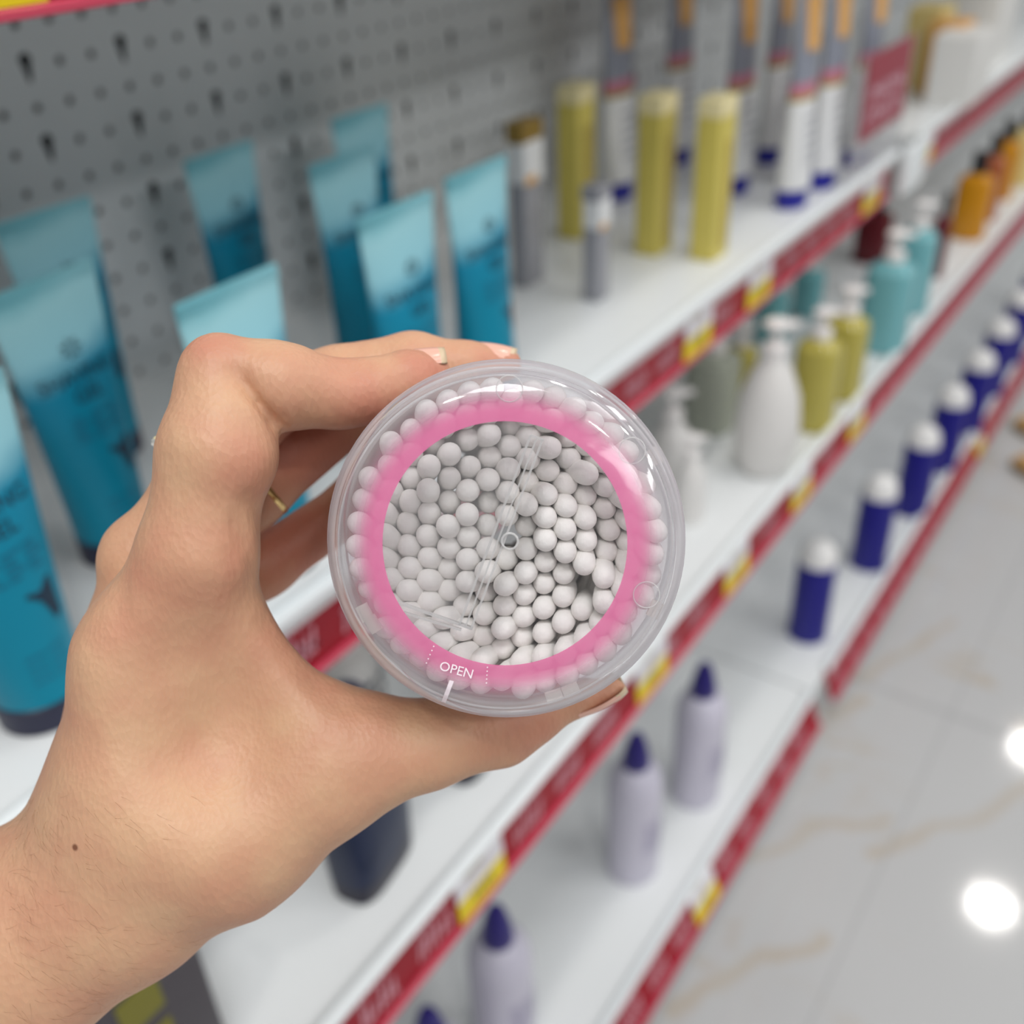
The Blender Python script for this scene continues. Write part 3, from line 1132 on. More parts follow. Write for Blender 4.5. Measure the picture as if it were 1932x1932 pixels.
qb = cone_bottle()
for i, (tx, ty, lab) in enumerate([(1331, 1252, 'white squeeze bottle with purple pointed cap, farthest of the row, beside the deck joint'),
                                   (1202, 1385, 'white squeeze bottle with purple pointed cap, second farthest of the row'),
                                   (935, 1712, 'white squeeze bottle with purple pointed cap at the bottom, below the yellow price tag'),
                                   (806, 1908, 'white squeeze bottle whose purple cap tip just enters the bottom border')]):
    o = qb if i == 0 else copy_tree(qb)
    p = on_z(tx, ty, ZC + 0.208)
    o.location = (p[0], p[1], ZC)
    tag(o, lab, 'bottle', 'white squeeze bottles with purple caps')

# tan shoes at the right border
M_tan = mat('shoe_tan', srgb(214, 170, 110), 0.5, 0.4, noise=0.05)
M_sole = mat('shoe_sole', srgb(120, 96, 60), 0.6)
for i, (sx_, sy_, lab) in enumerate([(1905, 880, 'tan shoe toe on the floor at the right border, nearer one'), (1908, 806, 'tan shoe toe on the floor at the right border, farther one')]):
    p = on_z(sx_, sy_, 0.0)
    r = empty('shoe', (p[0], p[1], 0.0))
    tag(r, lab, 'shoe', 'pair of tan shoes')
    vs, fs = [], []

    def outline(x):
        t = x / 0.26
        return 0.040 * (1 - (1 - min(1, t / 0.3)) ** 2.4) * (1 - 0.22 * math.sin(math.pi * min(1, max(0, (t - 0.35) / 0.45)))) * (1 if t < .9 else math.sqrt(max(0.02, 1 - ((t - .9) / .1) ** 2 * .8)))
    for nm, z0, z1, m, gf in (('sole', 0, 0.014, M_sole, 1.04), ('upper', 0.014, 0.055, M_tan, 1.0)):
        vs, fs = [], []
        nx, na = 26, 12
        for ix in range(nx):
            x = 0.0005 + 0.259 * ix / (nx - 1)
            w = max(0.002, outline(x)) * gf
            top = z1 if nm == 'sole' else z0 + (z1 - z0) * (0.55 + 0.45 * min(1, x / 0.16)) * (1 - (1 - min(1, x / 0.05)) ** 2 * 0.75)
            for ia in range(na):
                a = math.pi * ia / (na - 1)
                vs.append((x, -w * math.cos(a), z0 + (top - z0) * (math.sin(a) ** (0.6 if nm == 'upper' else 0.12) if 0 < ia < na - 1 else 0)))
        for ix in range(nx - 1):
            for ia in range(na - 1):
                a0 = ix * na + ia
                fs.append((a0, a0 + 1, a0 + na + 1, a0 + na))
            fs.append((ix * na, ix * na + na, (ix + 1) * na + na - 1, ix * na + na - 1))
        fs.append(tuple(range(na)))
        fs.append(tuple((nx - 1) * na + k for k in range(na - 1, -1, -1)))
        mesh_obj(nm, vs, fs, m, r)

# ------------------------------------------------------------------ clear tub of cotton swabs held towards the camera
# local frame of the tub: z points out of the lid (towards the viewer), y up, x right; millimetres -> metres by the root's scale-free matrix
MM = 0.001


def cam_mm(px, py, d):
    """camera-frame millimetres of a pixel at depth d (mm)"""
    return np.array([(px - 966.0) / F * d, (py - 966.0) / F * d, d])


face_c = cam_mm(952, 1027, 206.0)
axis = np.array([0.020, -0.060, 1.0])
axis /= np.linalg.norm(axis)
ex = np.array([1.0, 0, 0]) - axis * axis[0]
ex /= np.linalg.norm(ex)
ey = -np.cross(axis, ex)
if ey[1] > 0:
    ey = -ey
cols = [M @ ex, M @ ey, M @ (-axis)]
tub_m = Matrix.Identity(4)
org = CAM + M @ face_c * MM
for i in range(3):
    for j in range(3):
        tub_m[i][j] = cols[j][i]
    tub_m[i][3] = org[i]
tub = bpy.data.objects.new('cotton_swab_tub', None)
tub.empty_display_size = 0.02
COL.objects.link(tub)
tub.matrix_world = tub_m
tag(tub, 'round clear plastic tub of white cotton swabs with pink ringed lid held in hand', 'tub')

M_body = clear_mat('tub_body_clear', haze=0.22, edge=0.35, hazecol=(0.84, 0.80, 0.84, 1), gloss=0.8, rough=0.08)
M_lid = clear_mat('lid_clear', haze=0.035, edge=0.5, hazecol=(0.9, 0.87, 0.89, 1), gloss=1.0, rough=0.05, bump=0.12)
M_flap = clear_mat('flap_clear', haze=0.16, edge=0.2, hazecol=(0.86, 0.84, 0.83, 1), gloss=0.8, rough=0.06)
M_rib = clear_mat('rib_clear', haze=0.5, edge=0.45, hazecol=(1.0, 0.99, 0.98, 1), gloss=1.5, rough=0.05)


M_tab = clear_mat('tab_clear', haze=0.7, edge=0.25, hazecol=(1.0, 0.95, 0.9, 1), gloss=1.2, rough=0.1)


def shell(name, prof, material, parent, seg=96):
    return lathe(name, [(r * MM, z * MM) for r, z in prof], material, parent, seg, close=False, ang=60)


# body: tapered wall with base
body_prof = [(34.6, -9.0), (34.6, -17.5), (35.2, -18.0), (34.9, -19.0), (34.3, -40), (33.2, -70), (32.2, -86), (30.5, -88.5), (26, -89), (0.01, -89)]
shell('tub_body', body_prof, M_body, tub)
# lid: flat top, shoulder, skirt
lid_prof = [(0.01, 0.0), (24.4, 0.0), (29.0, -0.1), (31.2, -0.5), (33.2, -1.6), (34.9, -3.4), (36.3, -5.8), (37.1, -8.5), (37.5, -12.0), (37.8, -16.2), (38.1, -17.0), (37.7, -17.6), (37.1, -17.2)]
M_shoulder = clear_mat('lid_frosted', haze=0.20, edge=0.42, hazecol=(0.86, 0.81, 0.86, 1), gloss=1.0, rough=0.07, bump=0.1)
lid = shell('lid', lid_prof[1:], M_shoulder, tub)
shell('window', lid_prof[:2], M_lid, lid)
# inner bead and wall of the skirt, seen as streaks
shell('skirt_wall', [(34.1, -3.2), (35.0, -7.0), (35.4, -12.0), (35.8, -16.6)], M_lid, lid)
for rr, zz, tr in ((35.2, -5.0, 0.35), (33.6, -2.4, 0.2), (36.6, -9.5, 0.25)):
    vs, fs = [], []
    A, B = 120, 8
    for i in range(A):
        a = 2 * math.pi * i / A
        for k in range(B):
            b = 2 * math.pi * k / B
            r = rr + tr * math.cos(b)
            vs.append((r * math.cos(a) * MM, r * math.sin(a) * MM, (zz + tr * math.sin(b)) * MM))
    for i in range(A):
        for k in range(B):
            fs.append((i * B + k, ((i + 1) % A) * B + k, ((i + 1) % A) * B + (k + 1) % B, i * B + (k + 1) % B))
    mesh_obj('moulded_bead', vs, fs, M_rib, lid)


def ring_mat():
    m = bpy.data.materials.new('pink_print')
    m.use_nodes = True
    nt = m.node_tree
    b = nt.nodes['Principled BSDF']
    b.inputs['Base Color'].default_value = srgb(232, 96, 158)
    b.inputs['Roughness'].default_value = 0.25
    tc = nt.nodes.new('ShaderNodeTexCoord')
    ln = nt.nodes.new('ShaderNodeVectorMath')
    ln.operation = 'LENGTH'
    mp = nt.nodes.new('ShaderNodeVectorMath')
    mp.operation = 'MULTIPLY'
    mp.inputs[1].default_value = (1, 1, 0)
    nt.links.new(tc.outputs['Object'], mp.inputs[0])
    nt.links.new(mp.outputs[0], ln.inputs[0])
    cr = nt.nodes.new('ShaderNodeValToRGB')
    e = cr.color_ramp.elements
    e[0].position = 0.0
    e[0].color = (0.93, 0.93, 0.93, 1)
    e[1].position = 1.0
    e[1].color = (0, 0, 0, 1)
    for p, v in ((0.28, 0.90), (0.45, 0.72), (0.62, 0.36), (0.80, 0.10)):
        k = e.new(p)
        k.color = (v, v, v, 1)
    mr = nt.nodes.new('ShaderNodeMapRange')
    mr.inputs[1].default_value = 24.4 * MM
    mr.inputs[2].default_value = 32.3 * MM
    nt.links.new(ln.outputs['Value'], mr.inputs[0])
    nt.links.new(mr.outputs[0], cr.inputs[0])
    nt.links.new(cr.outputs[0], b.inputs['Alpha'])
    return m


M_pink = ring_mat()
ringp = []
for (r, z) in ((24.4, -0.5), (27, -0.5), (29.0, -0.6), (31.0, -1.0), (33.0, -2.1), (34.0, -3.2)):
    ringp.append((r, z))
shell('printed_ring', ringp, M_pink, lid)

# printed word and pointer line on the lid
e_txt = cam_mm(860, 1268, 206.0) - face_c
tx, ty = float(e_txt @ ex), float(e_txt @ ey)
ang = math.atan2(-18.0, 39.0) * 0.62
v, f = text_vf('OPEN', 3.75)
wid = max(p[0] for p in v) - min(p[0] for p in v)
s_ = 6.7 / wid
vs = []
for (u, w) in v:
    u, w = u * s_, w * s_
    vs.append(((tx + u * math.cos(ang) - w * math.sin(ang)) * MM, (ty + u * math.sin(ang) + w * math.cos(ang)) * MM, 0.18 * MM))
M_wprint = mat('white_print', srgb(250, 236, 242), 0.4)
mesh_obj('lettering', vs, f, M_wprint, lid, smooth=False)
pa = cam_mm(851, 1288, 206.0) - face_c
pb_ = cam_mm(836, 1327, 210.5) - face_c
pts = []
for q, off in ((pa, -0.45), (pa, 0.45), (pb_, 0.45), (pb_, -0.45)):
    x, y = float(q @ ex), float(q @ ey)
    pts.append(((x + off * math.cos(ang)) * MM, (y + off * math.sin(ang)) * MM))
vs = [(pts[0][0], pts[0][1], 0.1 * MM), (pts[1][0], pts[1][1], 0.1 * MM), (pts[2][0], pts[2][1], -3.6 * MM), (pts[3][0], pts[3][1], -3.6 * MM)]


def lid_z(r):
    for (r0, z0), (r1, z1) in zip(lid_prof[:-1], lid_prof[1:]):
        if r0 <= r <= r1:
            return z0 + (z1 - z0) * (r - r0) / max(1e-6, r1 - r0)
    return -12.0


vs, fs = [], []
for i in range(9):
    t = i / 8
    for s in (0, 1):
        x = pts[s][0] * (1 - t) + pts[3 - s][0] * t
        y = pts[s][1] * (1 - t) + pts[3 - s][1] * t
        vs.append((x, y, (lid_z(math.hypot(x, y) / MM) + 0.25) * MM))
for i in range(8):
    fs.append((2 * i, 2 * i + 1, 2 * i + 3, 2 * i + 2))
mesh_obj('printed_pointer', vs, fs, M_wprint, lid, smooth=False)
# two dotted lines of moulded pips
for j, (xa, ya, xb, yb) in enumerate(((817, 1222, 803, 1254), (919, 1262, 917, 1292))):
    vs, fs = [], []
    for k in range(5):
        q = cam_mm(xa + (xb - xa) * k / 4, ya + (yb - ya) * k / 4, 206.0) - face_c
        x, y = float(q @ ex), float(q @ ey)
        o = len(vs)
        for a in range(8):
            vs.append(((x + 0.14 * math.cos(a * math.pi / 4)) * MM, (y + 0.14 * math.sin(a * math.pi / 4)) * MM, 0.12 * MM))
        fs.append(tuple(o + a for a in range(8)))
    mesh_obj('dotted_line', vs, fs, M_wprint, lid, smooth=False)

# half disc dispensing flap under the window with a raised double rib along its edge
qa = cam_mm(1003, 822, 207.0) - face_c
qb_ = cam_mm(868, 1180, 207.0) - face_c
A2 = np.array([qa @ ex, qa @ ey])
B2 = np.array([qb_ @ ex, qb_ @ ey])
dirv = (B2 - A2) / np.linalg.norm(B2 - A2)
nrm = np.array([dirv[1], -dirv[0]])
if nrm[0] > 0:
    nrm = -nrm
RW = 30.0
vs, fs = [], []
t0 = (A2 + B2) / 2
half = []
a_s = math.atan2(*(A2 / np.linalg.norm(A2))[::-1])
a_e = math.atan2(*(B2 / np.linalg.norm(B2))[::-1])
if a_e < a_s:
    a_e += 2 * math.pi
for i in range(49):
    a = a_s + (a_e - a_s) * i / 48
    half.append((RW * math.cos(a), RW * math.sin(a)))
poly = [(A2[0], A2[1])] + half + [(B2[0], B2[1])]
n = len(poly)
vs = [(x * MM, y * MM, -1.2 * MM) for x, y in poly]
fs = [tuple(range(n))]
flap = mesh_obj('hinge_flap', vs, fs, M_flap, lid, smooth=False)


def bar(name, p, q, w, z0, z1, m, parent):
    d = (q - p) / np.linalg.norm(q - p)
    nn = np.array([-d[1], d[0]]) * w / 2
    c4 = [p + nn, p - nn, q - nn, q + nn]
    vs = [(c[0] * MM, c[1] * MM, z0 * MM) for c in c4] + [(c[0] * MM, c[1] * MM, z1 * MM) for c in c4]
    fs = [(0, 3, 2, 1), (4, 5, 6, 7), (0, 1, 5, 4), (1, 2, 6, 5), (2, 3, 7, 6), (3, 0, 4, 7)]
    return mesh_obj(name, vs, fs, m, parent, smooth=False)


for k, (off, w) in enumerate(((-0.2, 0.5), (1.1, 0.35), (2.3, 0.45))):
    bar('rib', A2 - nrm * off, B2 - nrm * off, w, -2.6, -0.4, M_rib, flap)
bar('rib', A2 + nrm * 0.2, A2 - nrm * 2.6, 0.45, -2.6, -0.4, M_rib, flap)
bar('rib', B2 + nrm * 0.2, B2 - nrm * 2.6, 0.45, -2.6, -0.4, M_rib, flap)
C2 = np.array([(cam_mm(748, 1138, 207.0) - face_c) @ ex, (cam_mm(748, 1138, 207.0) - face_c) @ ey])
bar('rib', C2, B2, 0.5, -2.0, -0.6, M_rib, flap)
C3 = np.array([(cam_mm(760, 1158, 207.0) - face_c) @ ex, (cam_mm(760, 1158, 207.0) - face_c) @ ey])
bar('rib', C3, B2 - nrm * 0.5 + dirv * 1.0, 0.4, -2.0, -0.6, M_rib, flap)


def ring_bead(name, c, r, tr, z, parent, m):
    vs, fs = [], []
    A, B = 36, 8
    for i in range(A):
        a = 2 * math.pi * i / A
        for k in range(B):
            b = 2 * math.pi * k / B
            rr = r + tr * math.cos(b)
            vs.append(((c[0] + rr * math.cos(a)) * MM, (c[1] + rr * math.sin(a)) * MM, (z + tr * math.sin(b)) * MM))
    for i in range(A):
        for k in range(B):
            fs.append((i * B + k, ((i + 1) % A) * B + k, ((i + 1) % A) * B + (k + 1) % B, i * B + (k + 1) % B))
    return mesh_obj(name, vs, fs, m, parent)


qp = cam_mm(962, 1021, 206.0) - face_c
ring_bead('pivot_ring', (qp @ ex, qp @ ey), 1.6, 0.22, 0.1, lid, M_rib)
for (px, py) in ((962, 735), (1190, 850), (1218, 1120)):
    q = cam_mm(px, py, 208.0) - face_c
    ring_bead('moulded_ring', (q @ ex, q @ ey), 2.6, 0.10, lid_z(math.hypot(q @ ex, q @ ey)) + 0.05, lid, M_rib)
# moulded snap tabs round the skirt
for (px, py, rz) in ((1046, 1318, -0.30), (1078, 1306, -0.36), (686, 1158, 1.05), (702, 1180, 1.0), (1236, 1150, 0.2), (1232, 862, 0.5)):
    q = cam_mm(px, py, 212.0) - face_c
    x, y = float(q @ ex), float(q @ ey)
    rr = math.hypot(x, y)
    vv, ff = box_vf((0, 0, 0), (3.4 * MM, 2.4 * MM, 1.6 * MM))
    a = math.atan2(y, x) - math.pi / 2
    o = mesh_obj('snap_tab', [(vx * math.cos(a) - vy * math.sin(a) + x * MM, vx * math.sin(a) + vy * math.cos(a) + y * MM, vz - 6.2 * MM) for vx, vy, vz in vv], ff, M_tab, lid, smooth=False)

# cotton swabs: stick with a cotton tip at either end, each one its own thing
M_cotton = mat('cotton', srgb(237, 234, 230), 0.95, 0.1, noise=0.03, scale=900, bump=0.35)
M_stick = mat('paper_stick', srgb(236, 232, 226), 0.8, 0.2)


def swab_proto():
    s = lathe('cotton_swab', [(1.15 * MM, -66 * MM), (1.15 * MM, -6 * MM)], M_stick, None, 10)
    tip = [(0.4, 0.0), (1.15, -0.22), (1.8, -0.72), (2.25, -1.6), (2.48, -2.9), (2.52, -4.6), (2.4, -8.0), (1.85, -11.5), (1.2, -14.0)]
    lathe('cotton_tip', [(r * MM, z * MM) for r, z in tip], M_cotton, s, 20, ang=80)
    lathe('cotton_tip', [(r * MM, (-72 - z) * MM) for r, z in reversed(tip)], M_cotton, s, 14, ang=80)
    return s


pts = []
pitch = 5.08
rows = int(34 / (pitch * 0.866)) + 2
for j in range(-rows, rows + 1):
    for i in range(-10, 11):
        x = (i + 0.5 * (j % 2)) * pitch + rng.uniform(-.05, .05)
        y = j * pitch * 0.866 + rng.uniform(-.05, .05)
        a = 0.45
        x, y = x * math.cos(a) - y * math.sin(a), x * math.sin(a) + y * math.cos(a)
        if math.hypot(x, y) < 34.3:
            pts.append([x, y])
pts = np.array(pts)
# relax with jitter so that the pattern looks loose, keeping the tips apart
for it in range(120):
    pts += rng.normal(0, 0.42, pts.shape) * max(0, 1 - it / 80)
    for _ in range(3):
        d = pts[:, None] - pts[None]
        L = np.linalg.norm(d, axis=2) + np.eye(len(pts)) * 99
        push = np.clip(4.92 - L, 0, None)
        pts += (d / L[..., None] * push[..., None]).sum(1) * 0.35
        rr = np.linalg.norm(pts, axis=1)
        over = rr > 32.0
        pts[over] *= (32.0 / rr[over])[:, None]
# a few gaps in the bundle
keep = np.ones(len(pts), bool)
for gxy in ((-0.8, 1.6), (15.5, -12.5)):
    keep[np.argmin(((pts - np.array(gxy)) ** 2).sum(1))] = False
pts = pts[keep]
sw = swab_proto()
swabs = [sw] + [copy_tree(sw) for _ in range(len(pts) - 1)]
for k, (x, y) in enumerate(pts):
    o = swabs[k]
    r = math.hypot(x, y)
    th = math.atan2(y, x)
    # the bundle is twisted and splays towards the base
    tw = 1.05 + 0.35 * math.sin(2 * th + 0.7) + rng.uniform(-0.08, 0.08)
    rb = min(28.5, 1.18 * r + 2.5)
    bx = rb * math.cos(th + tw) + rng.uniform(-1.8, 1.8)
    by = rb * math.sin(th + tw) + rng.uniform(-1.8, 1.8)
    rb = math.hypot(bx, by)
    if rb > 28.0:
        bx, by = bx * 28.0 / rb, by * 28.0 / rb
    z = -8.5 - 3.5 * (0.5 + 0.5 * math.sin(x * 0.31 + 1.3) * math.cos(y * 0.27)) - (rng.uniform(0, 6.5) if r < 27 else rng.uniform(0, 3)) + (2.2 if r > 28 else 0)
    top = Vector((x * MM, y * MM, z * MM))
    bot = Vector((bx * MM, by * MM, (z - 72) * MM))
    dz = (top - bot).normalized()
    rot = Vector((0, 0, 1)).rotation_difference(dz).to_matrix().to_4x4()
    mloc = Matrix.Translation(top) @ rot
    o.matrix_world = tub_m @ mloc
    tag(o, 'white cotton swab standing upright inside the round clear tub', 'cotton swab', 'cotton swabs in the clear tub')

# ------------------------------------------------------------------ the hand: one continuous skin surface
# bones are laid out in camera-frame millimetres, blended as a distance field and meshed with surface nets
def smin(a, b, k):
    h = np.clip(0.5 + 0.5 * (b - a) / k, 0, 1)
    return b + (a - b) * h - k * h * (1 - h)


HV = 1.1                                         # voxel size in mm
lo = np.array([-205.0, -54.0, 190.0])
hi = np.array([40.0, 190.0, 306.0])
shape = np.ceil((hi - lo) / HV).astype(int) + 1
gx, gy, gz = [lo[i] + HV * np.arange(shape[i], dtype=np.float32) for i in range(3)]
FAR = 40.0


def B(px, py, d, rpx):
    c = cam_mm(px, py, d)
    return np.array([c[0], c[1], c[2], rpx * d / F])


class Field:
    def __init__(s):
        s.v = np.full(shape, FAR, np.float32)

    def cone(s, a, b, k=3.0, flat=1.0):
        """tapered capsule between balls a and b, smooth-blended by k mm; flat < 1 thins it along depth"""
        pad = max(k, 1) + 6
        mn = np.minimum(a[:3] - a[3], b[:3] - b[3]) - pad
        mx = np.maximum(a[:3] + a[3], b[:3] + b[3]) + pad
        i0 = np.maximum(0, np.floor((mn - lo) / HV).astype(int))
        i1 = np.minimum(shape, np.ceil((mx - lo) / HV).astype(int) + 1)
        if np.any(i1 <= i0):
            return
        X = gx[i0[0]:i1[0], None, None]
        Y = gy[None, i0[1]:i1[1], None]
        Z = gz[None, None, i0[2]:i1[2]]
        ab = b[:3] - a[:3]
        L2 = max(1e-6, float(ab @ ab))
        t = np.clip(((X - a[0]) * ab[0] + (Y - a[1]) * ab[1] + (Z - a[2]) * ab[2]) / L2, 0, 1)
        dx = X - a[0] - t * ab[0]
        dy = Y - a[1] - t * ab[1]
        dz = (Z - a[2] - t * ab[2]) / flat
        d = np.sqrt(dx * dx + dy * dy + dz * dz) - (a[3] + t * (b[3] - a[3]))
        sl = tuple(slice(i0[i], i1[i]) for i in range(3))
        s.v[sl] = smin(s.v[sl], d.astype(np.float32), k)

    def chain(s, balls, k=3.0, flat=1.0):
        for a, b in zip(balls[:-1], balls[1:]):
            s.cone(a, b, k, flat)

    def carve(s, a, b, depth, k=1.0):
        """shallow skin crease along a-b"""
        pad = 4 + 2.2 * a[3]
        mn = np.minimum(a[:3] - a[3], b[:3] - b[3]) - pad
        mx = np.maximum(a[:3] + a[3], b[:3] + b[3]) + pad
        i0 = np.maximum(0, np.floor((mn - lo) / HV).astype(int))
        i1 = np.minimum(shape, np.ceil((mx - lo) / HV).astype(int) + 1)
        X = gx[i0[0]:i1[0], None, None]
        Y = gy[None, i0[1]:i1[1], None]
        Z = gz[None, None, i0[2]:i1[2]]
        ab = b[:3] - a[:3]
        t = np.clip(((X - a[0]) * ab[0] + (Y - a[1]) * ab[1] + (Z - a[2]) * ab[2]) / max(1e-6, float(ab @ ab)), 0, 1)
        d = np.sqrt((X - a[0] - t * ab[0]) ** 2 + (Y - a[1] - t * ab[1]) ** 2 + (Z - a[2] - t * ab[2]) ** 2)
        sl = tuple(slice(i0[i], i1[i]) for i in range(3))
        w = a[3]
        s.v[sl] += (depth * np.exp(-(d / w) ** 2)).astype(np.float32)


palm = Field()
# forearm and wrist
palm.chain([B(-660, 2330, 246, 262), B(-290, 2020, 244, 243), B(14, 1788, 243, 203), B(224, 1654, 243, 192)], 6, 0.86)
palm.cone(B(222, 1652, 243, 194), B(300, 1500, 240, 198), 6, 0.88)
# metacarpal block of the index side
palm.cone(B(300, 1500, 240, 198), B(312, 1250, 232, 160), 7, 0.9)
palm.cone(B(312, 1250, 232, 160), B(370, 1060, 226, 112), 7, 0.95)
# thumb base
palm.cone(B(300, 1560, 243, 185), B(410, 1510, 242, 216), 9, 0.85)
palm.cone(B(410, 1510, 242, 216), B(560, 1447, 240, 154), 8, 0.85)
# web between thumb and index metacarpal
palm.cone(B(426, 1172, 232, 70), B(538, 1340, 236, 88), 9, 0.8)
palm.cone(B(370, 1330, 236, 120), B(510, 1425, 238, 122), 10, 0.7)
# other metacarpals, deeper
palm.cone(B(260, 1060, 246, 62), B(250, 1420, 256, 110), 6)
palm.cone(B(254, 1056, 246, 60), B(254, 1032, 246, 54), 4)
palm.cone(B(300, 1080, 262, 78), B(290, 1420, 268, 140), 10)
palm.cone(B(372, 1150, 276, 66), B(380, 1420, 276, 130), 10)
palm.cone(B(330, 1250, 258, 150), B(330, 1480, 258, 190), 12)

index = Field()
index.cone(B(372, 1045, 226, 104), B(408, 850, 224, 103), 4)
index.cone(B(408, 850, 224, 104), B(414, 735, 225, 78), 4)
index.cone(B(414, 735, 225, 78), B(416, 702, 225, 71), 3)
index.cone(B(425, 858, 222, 94), B(432, 800, 223, 84), 3)       # flexed pad of the first segment
index2 = Field()
index2.cone(B(413, 702, 225, 72), B(540, 728, 227, 78), 3)
index2.cone(B(520, 730, 227, 82), B(640, 744, 231, 63), 3)
index2.cone(B(640, 744, 231, 62), B(700, 737, 233, 58), 3)
index2.cone(B(700, 737, 233, 58), B(775, 717, 236, 55), 3)
index2.cone(B(775, 717, 236, 54), B(815, 706, 238, 38), 3)
iv = smin(index.v, index2.v, 1.6)

middle = Field()
middle.cone(B(262, 1052, 246, 62), B(374, 915, 248, 70), 4)
middle.cone(B(374, 915, 248, 70), B(520, 742, 254, 66), 4)
middle.cone(B(520, 742, 254, 68), B(640, 725, 255, 66), 3)
middle.cone(B(640, 718, 255, 66), B(780, 692, 256, 64), 3)
middle.cone(B(780, 692, 256, 62), B(880, 693, 256, 47), 3)
middle.cone(B(880, 693, 256, 47), B(954, 688, 256, 32), 3)

ringf = Field()
ringf.cone(B(300, 1070, 262, 80), B(470, 918, 266, 76), 4)
ringf.cone(B(470, 918, 266, 76), B(648, 772, 272, 70), 4)
ringf.cone(B(648, 772, 272, 68), B(790, 738, 276, 60), 3)
ringf.cone(B(790, 738, 276, 58), B(880, 728, 276, 42), 3)

pinky = Field()
pinky.cone(B(372, 1150, 278, 64), B(500, 1066, 282, 56), 4)
pinky.cone(B(500, 1066, 282, 56), B(668, 950, 288, 50), 4)
pinky.cone(B(668, 950, 288, 50), B(748, 830, 290, 46), 3)
pinky.cone(B(748, 830, 290, 46), B(820, 780, 290, 36), 3)

thumb = Field()
thumb.cone(B(560, 1447, 240, 154), B(640, 1430, 240, 130), 5, 0.88)
thumb.cone(B(640, 1430, 240, 130), B(705, 1416, 240, 98), 5, 0.9)
thumb.cone(B(705, 1416, 240, 98), B(800, 1406, 241, 80), 4)
thumb.cone(B(800, 1406, 241, 80), B(945, 1368, 243, 74), 4)
thumb.cone(B(945, 1368, 243, 74), B(1000, 1345, 244, 58), 3)
thumb.cone(B(1000, 1345, 244, 58), B(1090, 1316, 245, 33), 3)
thumb.cone(B(1090, 1316, 245, 33), B(1160, 1302, 246, 24), 3)

hand = smin(palm.v, thumb.v, 5)
for fv, k in ((iv, 5.0), (middle.v, 4.5), (ringf.v, 4.5), (pinky.v, 4.5)):
    pass
pf = [smin(palm.v, fv, k) for fv, k in ((iv, 4.5), (middle.v, 4.0), (ringf.v, 5.0), (pinky.v, 5.0))]
hand = np.minimum.reduce([hand] + pf)
H = Field()
H.v = hand
# skin folds, laid on the front surface of the field


def surf(px, py):
    for d in np.arange(196.0, 300.0, 0.5):
        q = np.round((cam_mm(px, py, d) - lo) / HV).astype(int)
        if np.all(q >= 0) and np.all(q < shape) and hand[tuple(q)] < 0:
            return d
    return 240.0


for (x0, y0, x1, y1, w, dp) in [
        (640, 690, 657, 708, 1.1, 1.2), (664, 692, 678, 712, 1.0, 1.1), (694, 690, 704, 708, 0.9, 0.8),
        (946, 1380, 962, 1432, 1.1, 1.1), (968, 1378, 986, 1424, 1.1, 0.9), (928, 1395, 938, 1440, 1.0, 0.7),
        (446, 700, 518, 800, 1.5, 1.9), (470, 745, 510, 795, 1.0, 0.7),
        (440, 985, 478, 1090, 1.4, 0.9), (465, 940, 490, 985, 1.4, 0.9), (430, 1040, 470, 1150, 1.3, 0.6),
        (505, 1180, 600, 1290, 2.0, 1.3), (520, 1250, 640, 1335, 1.6, 1.0), (640, 1320, 740, 1345, 1.2, 0.5),
        (566, 775, 570, 800, 0.9, 0.5), (636, 770, 640, 795, 0.9, 0.6),
        (585, 1345, 590, 1420, 1.0, 0.45), (615, 1350, 622, 1425, 1.0, 0.45), (560, 1480, 700, 1470, 1.0, 0.35), (590, 1520, 690, 1500, 1.0, 0.35),
        (318, 1165, 352, 1330, 3.0, 0.9), (222, 1110, 226, 1190, 2.4, 0.7),
        (345, 1300, 400, 1410, 14.0, 13.0), (290, 880, 345, 890, 0.9, 0.35), (300, 860, 360, 868, 0.9, 0.3)]:
    p = B(x0, y0, surf(x0, y0), 6)
    q = B(x1, y1, surf(x1, y1), 6)
    p[3] = q[3] = w
    H.carve(p, q, dp)
hand = H.v


